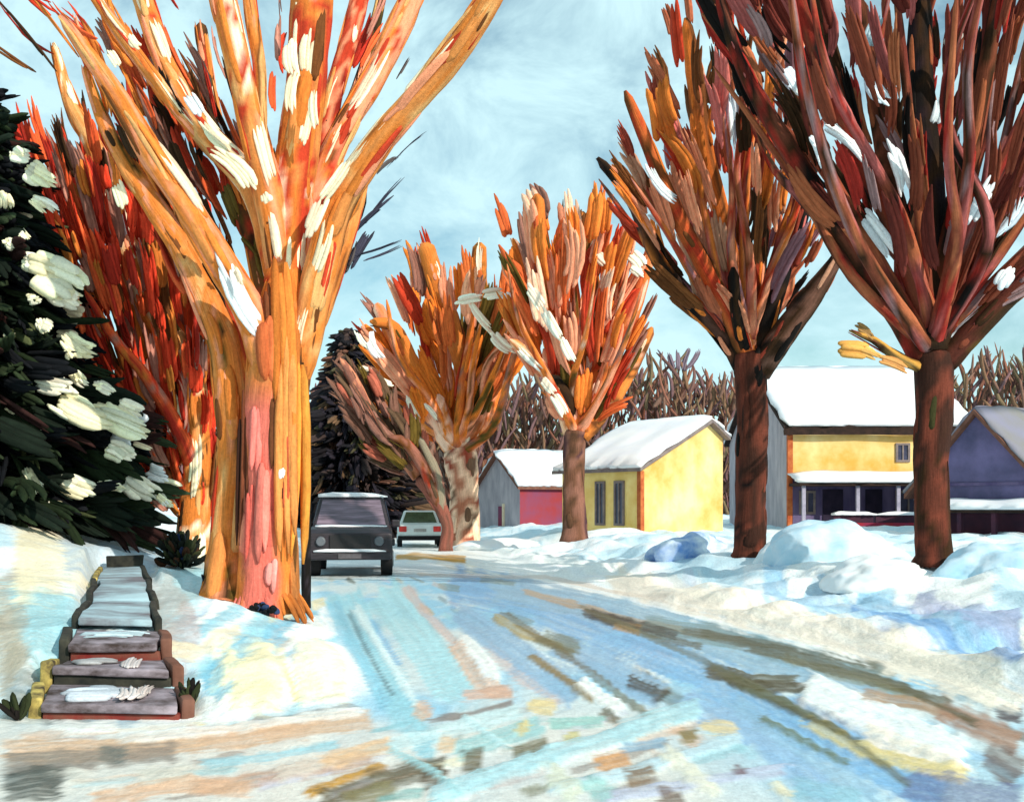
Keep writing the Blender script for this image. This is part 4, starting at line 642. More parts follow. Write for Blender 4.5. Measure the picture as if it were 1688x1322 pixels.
# far wood on the rise behind the houses: one mass
m_ = MB()
prof = ([-70, -40, -25, -14, -6, 0, 5, 12, 18, 22, 31, 37, 60, 90], [11, 12, 12, 12, 13.0, 13.0, 13.0, 13.8, 13.0, 11.2, 11.6, 14.6, 15, 14])
for _ in range(9500):
    x = random.uniform(-60, 75); y = random.uniform(84, 100); H = np.interp(x, *prof) + 1.6 * float(vnoise(x * .25, 1, 7)) - .6; z = random.random() ** .75 * (H - 1.6)
    lean = rng.normal() * .42; ln = random.uniform(1.4, 3.0)
    dab(m_, (x, y, z - 1), (x + lean * ln, y + rng.normal() * .3, z - 1 + ln), random.uniform(.07, .22), pick(PAL_WOOD), thick=.8, n=5, bend=.12)
for px in (1100, 1112, 1124, 1138, 1148):
    p0 = P(1118 + (px - 1124) * .5, 612, 86); dab(m_, p0, p0 + Vector(((px - 1124) * .045, 0, random.uniform(1.2, 2.1))), .2, C(120, 104, 116), br=4)
tag(m_.build('woods', M_LEAF), 'distant brown and purple bare woods behind the houses', 'woods', kind='stuff')
m_ = MB()
for i in range(60):
    pass
hx = np.linspace(-400, 400, 60); hy = np.array([92, 105, 130, 180, 260]); hz = np.array([-1, 7.5, 8.5, 8, 3.0])
for j in range(5):
    for i in range(60): m_.v.append((hx[i], hy[j], hz[j] + 1.5 * float(vnoise(hx[i] * .04, j, 2)) * (j > 0) - .6 * (j == 0))); m_.c.append(C(120, 96, 84)); m_.uv.append((hx[i], hy[j]))
for j in range(4):
    for i in range(59): a = j * 60 + i; m_.f.append((a, a + 1, a + 61, a + 60))
tag(m_.build('hill', paint_mat('wooded_hill', su=.6, sv=.3, amt=.4)), 'low wooded rise behind the village', kind='structure')

# ------------------------------------------------------------------ houses
def hexa(bm, c8, bev=0):
    vs = [bm.verts.new(c) for c in c8]
    for f in ((0, 3, 2, 1), (4, 5, 6, 7), (0, 1, 5, 4), (1, 2, 6, 5), (2, 3, 7, 6), (3, 0, 4, 7)): bm.faces.new([vs[i] for i in f])
    return vs
def box8(x0, x1, y0, y1, z0, z1): return [(x0, y0, z0), (x1, y0, z0), (x1, y1, z0), (x0, y1, z0), (x0, y0, z1), (x1, y0, z1), (x1, y1, z1), (x0, y1, z1)]
def mesh_from(bm, name, mat, parent, bev=0.0, seg=2, smooth=False, local=True, sub=0, jit=0.0, seed=0):
    bmesh.ops.recalc_face_normals(bm, faces=bm.faces)
    if bev > 0: bmesh.ops.bevel(bm, geom=list(bm.edges), offset=bev, segments=seg, affect='EDGES', profile=.5)
    if sub: bmesh.ops.subdivide_edges(bm, edges=list(bm.edges), cuts=sub, use_grid_fill=True)
    if jit:
        for v in bm.verts:
            q = v.co
            v.co += Vector((float(vnoise(q.y * 2.3 + seed, q.z * 2.3 + q.x, 1)) - .5, float(vnoise(q.x * 2.3 + seed, q.z * 2.3 + q.y, 2)) - .5, float(vnoise(q.x * 1.7 + seed, q.y * 1.7, 3)) - .5)) * jit
    me = bpy.data.meshes.new(name); bm.to_mesh(me); bm.free()
    for p in me.polygons: p.use_smooth = smooth
    me.materials.append(mat); o = bpy.data.objects.new(name, me); COL.objects.link(o)
    if parent: o.parent = parent
    return o
def boxp(name, mat, parent, b, bev=0.0, **k):
    bm = bmesh.new(); hexa(bm, box8(*b)); return mesh_from(bm, name, mat, parent, bev, **k)
def polyp(name, mat, parent, faces, **k):
    bm = bmesh.new()
    for f in faces: bm.faces.new([bm.verts.new(c) for c in f])
    return mesh_from(bm, name, mat, parent, **k)

def wall_mat(name, c, c2, sc=1.1, st=(1, 1, 1), bump=.3): return plain_mat(name, c, rough=.8, var=.12, scale=sc, bump=bump, spec=.15, col2=c2, stretch=st)
M_YEL = wall_mat('yellow_clapboard', C(230, 178, 84), C(248, 222, 160), .6); M_YEL2 = wall_mat('pale_yellow_wall', C(232, 178, 92), C(252, 226, 164), .6); M_GRYW = wall_mat('shade_grey_gable', C(172, 164, 172), C(196, 186, 190), 2, (1, 1, .4))  # grey gable colour carries the shade of the houses' left sides
M_YELS = wall_mat('lifted_yellow_front', C(248, 204, 112), C(255, 226, 150)); M_REDW = wall_mat('red_wall', C(166, 60, 58), C(126, 72, 100), .6); M_DARK = wall_mat('dark_eave_board', C(44, 34, 30), C(64, 46, 40), 4); M_BLUEW = wall_mat('blue_grey_wall', C(88, 86, 118), C(116, 108, 148), .9)  # yellow front lightened in colour to offset the shade on that side
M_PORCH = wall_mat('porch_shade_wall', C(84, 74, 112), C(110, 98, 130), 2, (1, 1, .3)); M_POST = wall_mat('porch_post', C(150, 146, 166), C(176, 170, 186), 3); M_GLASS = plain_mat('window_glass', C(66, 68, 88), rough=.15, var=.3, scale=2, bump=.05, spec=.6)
M_RUST = wall_mat('rust_trim', C(178, 84, 50), C(200, 120, 70), 4); M_REDTRIM = wall_mat('red_skirting', C(176, 50, 50), C(140, 50, 80), 2); M_GREYFR = wall_mat('grey_window_frame', C(120, 108, 110), C(140, 126, 120), 4); M_MAR = wall_mat('maroon_porch_wall', C(66, 44, 60), C(84, 48, 62), 1.5)
M_SHING = wall_mat('weathered_snow_roof', C(138, 134, 130), C(132, 130, 150), .6); M_BRWN = wall_mat('brown_rake_board', C(112, 74, 60), C(130, 90, 76), 4)

def roof_slab(name, mat, parent, x0, x1, ya, za, yb, zb, th, nx=24, ny=8, jit=.06, seed=0, lift=.0, sag=.0):
    """snow blanket on one roof slope from eave (ya, za) to ridge (yb, zb)"""
    mb = MB(); top = []; bot = []; r_ = np.random.default_rng(seed)
    for j in range(ny + 1):
        t = j / ny
        for i in range(nx + 1):
            s = i / nx; ed = 0.4 + .6 * min(1, 6 * min(s, 1 - s, t + .05, 1.1 - t)); e = jit * 1.2
            x = lerp(x0, x1, s) + (r_.normal() * e if i in (0, nx) else 0); y = lerp(ya, yb, t) + (r_.normal() * e * .8 if j == 0 else 0); z = lerp(za, zb, t) + lift - sag * math.sin(math.pi * s)
            w = jit * (float(vnoise(x * 1.3 + seed, y * 1.3, 5)) - .5) * 2
            top.append((x, y, z + th * ed + w)); bot.append((x, y, z))
    n = nx + 1; mb.v = top + bot; N = len(top)
    for j in range(ny):
        for i in range(nx):
            a = j * n + i; mb.f.append((a, a + 1, a + n + 1, a + n)); mb.f.append((N + a, N + a + n, N + a + n + 1, N + a + 1))
    for i in range(nx): mb.f.append((i, N + i, N + i + 1, i + 1)); a = ny * n + i; mb.f.append((a, a + 1, N + a + 1, N + a))
    for j in range(ny): a = j * n; mb.f.append((a, a + n, N + a + n, N + a)); a += nx; mb.f.append((a, N + a, N + a + n, a + n))
    me = bpy.data.meshes.new(name); me.from_pydata(mb.v, [], mb.f); me.update(); me.materials.append(mat)
    for p in me.polygons: p.use_smooth = True
    o = bpy.data.objects.new(name, me); COL.objects.link(o); o.parent = parent
    return o
def gable_house(t, Wd, Dp, ev_, rg, wm, gm, oh=.35, th=.28, seed=0, rooft=None, boardm=None):
    """ridge along local x; front at y=0 faces -y; gables at x=0 and x=Wd"""
    polyp('wall', wm, t, [[(0, 0, -1.0), (Wd, 0, -1.0), (Wd, 0, ev_), (0, 0, ev_)]]); polyp('wall', wm, t, [[(0, Dp, -1.0), (0, Dp, ev_), (Wd, Dp, ev_), (Wd, Dp, -1.0)]])
    for x in (0, Wd): polyp('gable_wall', gm, t, [[(x, 0, -1.0), (x, 0, ev_), (x, Dp / 2, rg), (x, Dp, ev_), (x, Dp, -1.0)]])
    sl = (rg - ev_) / (Dp / 2); b = boardm or M_DARK
    rb = polyp('roof', b, t, [])
    bm = bmesh.new()
    for (ya, yb) in ((-oh, Dp / 2), (Dp + oh, Dp / 2)):
        za = ev_ - oh * sl; c = [(-oh, ya, za), (Wd + oh, ya, za), (Wd + oh, yb, rg), (-oh, yb, rg)]
        hexa(bm, [(x, y, z + .005) for x, y, z in c] + [(x, y, z + .15) for x, y, z in c])
    bm.to_mesh(rb.data); bm.free()
    for k, (ya, yb) in enumerate(((-oh - .02, Dp / 2), (Dp + oh + .02, Dp / 2))):
        roof_slab('roof_snow', rooft or M_ROOFSNOW, rb, -oh + .03, Wd + oh - .03, ya, ev_ - oh * sl + .155, yb, rg + .155, th, seed=seed + k)
    return rb
def window(t, x, z, w, h, y=-.0, axis='x', fm=None, gm=None):
    def bx(u0, u1, v0, v1, d0, d1): return (u0, u1, y - d1, y - d0, v0, v1) if axis == 'x' else (y - d1, y - d0, u0, u1, v0, v1)
    f = bpy.data.objects.new('window', bpy.data.meshes.new('window')); COL.objects.link(f); f.parent = t
    bm = bmesh.new(); e = .09
    for b in ((x - w / 2 - e, x - w / 2, z - h / 2 - e, z + h / 2 + e), (x + w / 2, x + w / 2 + e, z - h / 2 - e, z + h / 2 + e), (x - w / 2, x + w / 2, z + h / 2, z + h / 2 + e), (x - w / 2, x + w / 2, z - h / 2 - e, z - h / 2), (x - .03, x + .03, z - h / 2, z + h / 2)): hexa(bm, box8(*bx(*b, .0, .07)))
    bmesh.ops.recalc_face_normals(bm, faces=bm.faces); bm.to_mesh(f.data); bm.free(); f.data.materials.append(fm or M_GREYFR)
    boxp('pane', gm or M_GLASS, f, bx(x - w / 2, x + w / 2, z - h / 2, z + h / 2, .004, .03))
    return f

# big yellow house
hb = P(1300, 862, 46); big = thing('house', (hb.x, hb.y, .85), 'big yellow house with a long snowy roof and a dark purple porch', 'house', 'houses beyond the right bank')
Wb = 7.75; ev_ = 4.1; rg = 7.1
rfb = gable_house(big, Wb, 12.5, ev_, rg, M_YEL, M_GRYW, oh=.25, th=.3, seed=3)
boxp('corner_board', M_RUST, big, (-.06, .16, -.08, .12, -.5, ev_ - .06))
window(big, 4.8, 3.05, .42, .62)
boxp('eave_board', M_DARK, big, (-.3, Wb + .3, -.36, -.27, ev_ - .32, ev_ - .1), jit=.08, sub=4)
# porch of the big house
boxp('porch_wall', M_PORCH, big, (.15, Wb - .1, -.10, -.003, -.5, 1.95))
prf = boxp('porch_roof', M_DARK, big, (0, Wb - .05, -1.75, -.1, 1.62, 1.74)); roof_slab('snow', M_ROOFSNOW, prf, -.05, Wb + .0, -1.85, 1.745, -.1, 2.12, .2, seed=11, ny=5)
for x in (.15, 2.35, 4.0, 5.3, 7.0): boxp('post', M_POST, big, (x, x + .14, -1.62, -1.48, -.5, 1.62))
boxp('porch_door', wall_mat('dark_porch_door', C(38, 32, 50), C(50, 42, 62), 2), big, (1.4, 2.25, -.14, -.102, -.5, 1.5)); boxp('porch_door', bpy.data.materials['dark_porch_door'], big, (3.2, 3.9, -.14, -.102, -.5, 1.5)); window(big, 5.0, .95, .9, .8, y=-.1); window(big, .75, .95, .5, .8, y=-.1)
for (x0, x1) in ((1.4, 3.0), (3.1, 6.9)):
    rl = boxp('railing', M_MAR, big, (x0, x1, -1.72, -1.66, -.4, .42)); roof_slab('snow', M_ROOFSNOW, rl, x0 - .05, x1 + .05, -1.85, .425, -1.55, .43, .16, nx=14, ny=3, jit=.04, seed=int(x0 * 9))
boxp('skirting', M_REDTRIM, big, (1.3, 7.2, -1.78, -1.73, -1.0, .12))

# small yellow house
cy = P(1056, 870, 40); sy_ = thing('house', (cy.x, cy.y, .6), 'small low yellow house with two narrow dark windows', 'house', 'houses beyond the right bank', rz=0)
AZ = math.radians(-52)   # the windowed side runs back to the left, the gable to the right
sy_.rotation_euler = (0, 0, AZ)
# local x runs along the windowed side towards the corner at the origin
def small_house():
    Wd, Dp, A, ev2, rg2 = 4.4, 4.5, 3.6, 2.45, 4.25      # A: ridge line, closer to the back
    ez = rg2 - (Dp - A) * .62
    polyp('wall', M_YELS, sy_, [[(-Wd, 0, -1), (0, 0, -1), (0, 0, ev2), (-Wd, 0, ev2)]]); polyp('wall', M_YELS, sy_, [[(-Wd, Dp, -1), (-Wd, Dp, ez), (0, Dp, ez), (0, Dp, -1)]])
    for x in (0, -Wd): polyp('gable_wall', M_YEL2, sy_, [[(x, 0, -1), (x, 0, ev2), (x, A, rg2), (x, Dp, ez), (x, Dp, -1)]])
    sl = (rg2 - ev2) / A; oh = .3; rb = polyp('roof', M_GREYFR, sy_, []); bm = bmesh.new()
    for ya, za in ((-oh, ev2 - oh * sl), (Dp + .12, ez - .12 * .62)):
        c = [(-Wd - oh, ya, za), (oh, ya, za), (oh, A, rg2), (-Wd - oh, A, rg2)]; hexa(bm, [(x, y, z + .005) for x, y, z in c] + [(x, y, z + .13) for x, y, z in c])
    bmesh.ops.recalc_face_normals(bm, faces=bm.faces); bm.to_mesh(rb.data); bm.free()
    roof_slab('roof_snow', M_ROOFSNOW, rb, -Wd - oh + .02, oh - .02, -oh - .03, ev2 - oh * sl + .135, A, rg2 + .135, .26, seed=21)
    roof_slab('roof_snow', M_ROOFSNOW, rb, -Wd - oh + .02, oh - .02, Dp + .14, ez - .12 * .62 + .135, A, rg2 + .135, .26, seed=22, ny=4)
    boxp('corner_board', M_RUST, sy_, (-.14, .05, -.05, .14, -.8, ev2 - .12))
    for x in (-1.1, -2.15): window(sy_, x, 1.15, .36, 1.5, fm=M_GREYFR)
small_house()

# red house
cr = P(857, 880, 60); rd = thing('house', (cr.x, cr.y, .2), 'small red house with a grey gable end between the two mid trees', 'house', 'houses beyond the right bank', rz=math.radians(28))
gable_house(rd, 5.2, 5.2, 2.55, 4.35, M_REDW, M_GRYW, oh=.25, th=.3, seed=31, boardm=M_BRWN)
dr = boxp('door', M_REDW, rd, (-.06, -.003, 2.0, 2.5, -.2, 1.45)); boxp('door_frame', wall_mat('cream_door_frame', C(240, 214, 180), C(250, 230, 200), 3), dr, (-.08, -.004, 1.8, 1.99, -.2, 1.6))

# blue-grey house at the right edge
bl = P(1605, 880, 38); bh = thing('house', (bl.x - 2.35, bl.y - .8, .3), 'blue-grey house with a steep gable and a dark maroon porch at the right edge', 'house', 'houses beyond the right bank', rz=math.radians(-52))
# its gable is the front: ridge along local y
def blue_house():
    Wd, Dp, ev3, rg3 = 4.5, 7.0, 1.85, 4.3
    polyp('gable_wall', M_BLUEW, bh, [[(0, 0, -1), (Wd, 0, -1), (Wd, 0, ev3), (Wd / 2, 0, rg3), (0, 0, ev3)]]); polyp('gable_wall', M_BLUEW, bh, [[(0, Dp, -1), (0, Dp, ev3), (Wd / 2, Dp, rg3), (Wd, Dp, ev3), (Wd, Dp, -1)]])
    polyp('wall', M_BLUEW, bh, [[(0, 0, -1), (0, 0, ev3), (0, Dp, ev3), (0, Dp, -1)]]); polyp('wall', M_BLUEW, bh, [[(Wd, 0, -1), (Wd, Dp, -1), (Wd, Dp, ev3), (Wd, 0, ev3)]])
    sl = (rg3 - ev3) / (Wd / 2); oh = .25; rb = polyp('roof', M_BRWN, bh, []); bm = bmesh.new()
    for xa in (-oh, Wd + oh):
        c = [(xa, -oh, ev3 - oh * sl), (Wd / 2, -oh, rg3), (Wd / 2, Dp + oh, rg3), (xa, Dp + oh, ev3 - oh * sl)]; hexa(bm, [(x, y, z + .005) for x, y, z in c] + [(x, y, z + .16) for x, y, z in c])
    bmesh.ops.recalc_face_normals(bm, faces=bm.faces); bm.to_mesh(rb.data); bm.free()
    for k, xa in enumerate((-oh - .03, Wd + oh + .03)):
        o = roof_slab('roof_snow', M_SHING, rb, -oh + .02, Dp + oh, 0, 0, 1, 0, .22, seed=41 + k)
        x0, z0 = xa, ev3 - oh * sl + .165; x1, z1 = Wd / 2, rg3 + .165
        for v in o.data.vertices:
            s, t_, h = v.co.x, v.co.y, v.co.z; v.co = (lerp(x0, x1, t_), s, lerp(z0, z1, t_) + h)
    p_ = boxp('porch_roof', M_DARK, bh, (.7, Wd + .4, -.8, -.003, 1.12, 1.22)); roof_slab('snow', M_ROOFSNOW, p_, +.62, Wd + .5, -.9, 1.225, -.02, 1.45, .16, seed=51, ny=4)
    boxp('porch_wall', M_MAR, bh, (.1, Wd - .1, -.10, -.004, -1, 1.1))
    for x in (.75, 1.95, 3.1, 4.3): boxp('post', M_MAR, bh, (x, x + .14, -.72, -.58, -1, 1.12))
    boxp('skirting', M_REDTRIM, bh, (.7, Wd, -.78, -.73, -1, .05)); boxp('trim_board', M_PORCH, bh, (-.1, Wd + .1, -.06, -.004, 2.0, 2.1))
blue_house()

# ------------------------------------------------------------------ snow piles along the right bank
def snow_pile(px, py, d, w, dp, h, label, seed, mat=M_SNOW, lump=.35):
    b = P(px, py, d); b.z = tz(b.x, b.y) - .12; bm = bmesh.new(); bmesh.ops.create_icosphere(bm, subdivisions=5, radius=1)
    for v in bm.verts:
        q = v.co.copy(); k = 1 + lump * (float(vnoise(q.x * 1.6 + seed, q.z * 1.6 + q.y * 1.1, 1)) - .5) + lump * .45 * (float(vnoise(q.x * 4 + seed, q.y * 4 + q.z * 3, 2)) - .5) + .05 * (float(vnoise(q.x * 11 + seed, q.y * 11 + q.z * 9, 3)) - .5)
        v.co = Vector((q.x * w * k, q.y * dp * k, max(-.2, q.z) * h * k))
    o = mesh_from(bm, 'snow_pile', mat, None, smooth=True); o.location = b
    return tag(o, label, 'snow pile', 'snow piles on the right bank')
M_SNOWB = snow_mat('shade_blue_snow', C(176, 216, 236), C(226, 238, 246), 1.6, .5)  # blue shade of the mounds' near sides mixed into the snow colour
M_SNOWD = snow_mat('deep_shade_snow', C(110, 150, 212), C(226, 238, 246), 1.8, .6)  # deeper blue shade put into the colour of one pile
snow_pile(1372, 935, 21, 1.45, 1.1, .85, 'broad rounded snow pile between the two dark right-hand trunks', 1, M_SNOWB)
snow_pile(1300, 925, 23, .75, .8, .62, 'small white snow hump directly right of the rust-crowned tree trunk', 2)
snow_pile(1650, 960, 17, 1.15, .9, .72, 'bluish snow pile right of the massive dark trunk at the frame edge', 3, M_SNOWB)
snow_pile(1140, 922, 26, 1.1, .9, .62, 'snow pile coloured deep blue for shade, left of the rust-crowned tree trunk', 4, M_SNOWD, .6)
snow_pile(830, 893, 41, 1.8, 1.0, .42, 'low white snow pile in front of the grey and red gabled house', 5)
snow_pile(900, 893, 40, 1.1, .8, .30, 'smaller low snow pile just left of the brown mid trunk', 6)
snow_pile(1015, 893, 38, 1.7, 1.0, .40, 'long low snow pile below the two narrow yellow house windows', 7)
snow_pile(1440, 965, 17.5, .85, .8, .42, 'front snow lump at the foot of the broad pile', 8)

# ------------------------------------------------------------------ vehicles
M_SUV = plain_mat('dark_truck_paint', C(36, 28, 36), rough=.5, var=.5, scale=5, bump=.15, spec=.5, stretch=(1, 1, 6)); M_TYRE = plain_mat('black_rubber', C(24, 22, 24), rough=.9, scale=12); M_CHR = plain_mat('dull_chrome', C(150, 150, 150), rough=.3, metal=.7, scale=6)
M_WSH = plain_mat('lavender_windshield', C(112, 96, 110), rough=.35, var=.5, scale=3, spec=.6, stretch=(.6, 1, 9), bump=.2); M_LAMP = plain_mat('headlamp_glass', C(96, 100, 106), rough=.35, var=.1, scale=8); M_GRILL = plain_mat('black_grille', C(26, 24, 26), rough=.5, scale=20, stretch=(1, 1, 8), var=.5)
def wheel(parent, x, y, r, w, mat=M_TYRE):
    bm = bmesh.new(); bmesh.ops.create_cone(bm, cap_ends=True, segments=28, radius1=r, radius2=r, depth=w, matrix=Matrix.Translation((x, y, r)) @ Matrix.Rotation(math.pi / 2, 4, 'Y'))
    o = mesh_from(bm, 'wheel', mat, parent, bev=.02, smooth=False)
    bm = bmesh.new(); s = 1 if x > 0 else -1
    bmesh.ops.create_cone(bm, cap_ends=True, segments=20, radius1=r * .55, radius2=r * .45, depth=.03, matrix=Matrix.Translation((x + s * (w / 2 + .014), y, r)) @ Matrix.Rotation(s * math.pi / 2, 4, 'Y'))
    mesh_from(bm, 'rim', M_CHR, o); return o
def loft(bm, secs):
    rs = [[bm.verts.new(c) for c in s] for s in secs]; n = len(rs[0])
    for a, b in zip(rs[:-1], rs[1:]):
        for j in range(n): bm.faces.new((a[j], a[(j + 1) % n], b[(j + 1) % n], b[j]))
    bm.faces.new(list(reversed(rs[0]))); bm.faces.new(rs[-1])
sv = P(577, 948, 25); suv = thing('truck', (sv.x, 25.0, tz(sv.x, 25) + .0), 'dark boxy truck parked beside the huge orange tree, snow on its roof and bumper', 'truck', None, rz=math.radians(7))
def build_suv():
    bm = bmesh.new(); w = .96   # body: lower shell with hood, side profile lofted across the width
    prof_ = [(-.05, .42), (-.02, 1.0), (.15, 1.1), (1.25, 1.16), (4.4, 1.14), (4.5, .95), (4.5, .42)]
    def sec(x, s): return [(x, y if i not in (0, 1) else y + (1 - s) * .2, z * (1 if i in (0, 6) else s)) for i, (y, z) in enumerate(prof_)]
    loft(bm, [sec(-w, .97), sec(-w * .93, 1.0), sec(w * .93, 1.0), sec(w, .97)]); body = mesh_from(bm, 'body', M_SUV, suv, bev=.025)
    bm = bmesh.new(); c = [(-.93, 1.05, 1.1), (.93, 1.05, 1.1), (.93, 4.4, 1.1), (-.93, 4.4, 1.1), (-.76, 1.5, 1.84), (.76, 1.5, 1.84), (.78, 4.25, 1.84), (-.78, 4.25, 1.84)]; hexa(bm, c); mesh_from(bm, 'cabin', M_SUV, suv, bev=.05)
    n_ = Vector((0, -.74, .45)).normalized() * .012
    bm = bmesh.new(); q = [(-.82, 1.09, 1.17), (.82, 1.09, 1.17), (.69, 1.46, 1.76), (-.69, 1.46, 1.76)]; hexa(bm, [Vector(a) + n_ * .2 for a in q] + [Vector(a) + n_ * 2 for a in q]); mesh_from(bm, 'windshield', M_WSH, suv)
    for s in (-1, 1):
        for (y0, y1) in ((1.62, 2.7), (2.82, 4.1)):
            bm = bmesh.new(); q = [(s * .925, y0, 1.2), (s * .925, y1, 1.2), (s * .80, y1 - .05, 1.74), (s * .80, y0 + .16, 1.74)]; hexa(bm, q + [(a + s * .02, b, cc + .006) for a, b, cc in q]); mesh_from(bm, 'side_window', M_GLASS, suv)
        bm = bmesh.new(); bmesh.ops.create_cone(bm, cap_ends=True, segments=20, radius1=.12, radius2=.10, depth=.10, matrix=Matrix.Translation((s * .66, -.06, .82)) @ Matrix.Rotation(math.pi / 2, 4, 'X')); mesh_from(bm, 'headlight', M_LAMP, suv, bev=.01)
        boxp('mirror', M_SUV, suv, (s * 1.06 - .1, s * 1.06 + .1, 1.15, 1.27, 1.12, 1.3), bev=.03)
        for y in (.75, 3.6): wheel(suv, s * .84, y, .39, .27)
        boxp('fender', M_SUV, suv, (s * .9 - .07, s * .9 + .13, .32, 1.2, .7, .86), bev=.03)
    boxp('grille', M_GRILL, suv, (-.46, .46, -.075, -.02, .62, .96), bev=.01)
    bp_ = boxp('bumper', M_SUV, suv, (-.93, .93, -.2, -.04, .40, .58), bev=.04); roof_slab('snow', M_ROOFSNOW, bp_, -.8, .8, -.21, .585, -.05, .59, .06, nx=12, ny=2, jit=.02, seed=61)
    boxp('number_plate', plain_mat('grey_plate', C(84, 80, 84), scale=9), suv, (-.26, .26, -.222, -.203, .43, .54))
    roof_slab('roof_snow', M_ROOFSNOW, suv, -.76, .76, 1.5, 1.845, 4.2, 1.85, .11, nx=16, ny=8, jit=.03, seed=62)
    roof_slab('hood_snow', M_ROOFSNOW, suv, -.84, .84, .72, 1.135, 1.1, 1.16, .03, nx=12, ny=3, jit=.012, seed=63)
build_suv()
cw = P(694, 898, 44); car = thing('car', (cw.x, 43.5, tz(cw.x, 43.5)), 'small white car with red tail lights driving away down the street', 'car', None, rz=math.radians(6))
M_WHT = plain_mat('white_car_paint', C(214, 226, 224), rough=.35, var=.08, scale=3, spec=.5); M_TAIL = plain_mat('red_tail_lamp', C(206, 50, 44), rough=.3, scale=8); M_GRNG = plain_mat('green_tinted_glass', C(64, 84, 62), rough=.15, var=.3, scale=4)
def build_car():
    bm = bmesh.new(); pr = [(0, .32), (-.05, .62), (.05, .9), (.7, .96), (3.1, .92), (4.1, .75), (4.2, .32)]
    loft(bm, [[(-.9, y + (.06 if i < 2 else 0), z * .96 if i not in (0, 6) else z) for i, (y, z) in enumerate(pr)], [(-.82, y, z) for y, z in pr], [(.82, y, z) for y, z in pr], [(.9, y + (.06 if i < 2 else 0), z * .96 if i not in (0, 6) else z) for i, (y, z) in enumerate(pr)]]); mesh_from(bm, 'body', M_WHT, car, bev=.03)
    bm = bmesh.new(); hexa(bm, [(-.82, .4, .9), (.82, .4, .9), (.82, 3.0, .9), (-.82, 3.0, .9), (-.62, .85, 1.46), (.62, .85, 1.46), (.62, 2.3, 1.46), (-.62, 2.3, 1.46)]); mesh_from(bm, 'cabin', M_WHT, car, bev=.05)
    bm = bmesh.new(); q = [(-.68, .46, .98), (.68, .46, .98), (.54, .78, 1.38), (-.54, .78, 1.38)]; hexa(bm, [(a, b - .002, c) for a, b, c in q] + [(a, b - .03, c + .02) for a, b, c in q]); mesh_from(bm, 'rear_window', M_GRNG, car)
    for s in (-1, 1):
        boxp('tail_light', M_TAIL, car, (s * .68 - .15, s * .68 + .15, -.07, .02, .62, .84), bev=.02)
        for y in (.8, 3.3): wheel(car, s * .8, y, .31, .2)
        bm = bmesh.new(); q = [(s * .80, .75, .98), (s * .80, 2.7, .98), (s * .655, 2.3, 1.38), (s * .655, 1.0, 1.38)]; hexa(bm, q + [(a + s * .02, b, c + .006) for a, b, c in q]); mesh_from(bm, 'side_window', M_GRNG, car)
    boxp('bumper', M_TYRE, car, (-.88, .88, -.12, -.02, .28, .46), bev=.03)
    boxp('number_plate', M_CHR, car, (-.25, .25, -.075, -.056, .62, .74))
build_car()

# ------------------------------------------------------------------ front steps in the left bank
stp = thing('front_steps', (-3.05, 8.3, 0.0), 'shovelled brick front steps climbing the left snow bank, dark treads with snow patches', 'steps')
M_STONE = plain_mat('dark_stone_tread', C(84, 66, 62), rough=.95, var=.5, scale=4, bump=.9, stretch=(.8, 1, 1.5), col2=C(164, 152, 162)); M_BRICK = plain_mat('red_brick_riser', C(170, 50, 44), rough=.9, var=.5, scale=6, bump=.6, col2=C(120, 70, 56)); M_CHEEK = plain_mat('sunlit_stone_side', C(70, 58, 46), rough=.9, var=.4, scale=7, bump=.7, col2=C(206, 182, 100)); M_BLKE = plain_mat('black_stone', C(34, 36, 34), rough=.9, var=.4, scale=6, bump=.6, col2=C(62, 60, 50))  # yellow in the left side stones is sunlight painted into their colour
M_STSN = plain_mat('trodden_snow', C(132, 128, 136), rough=.9, var=.3, scale=2.2, bump=.8, col2=C(176, 206, 216), stretch=(.6, 1, 1), dist=.05)
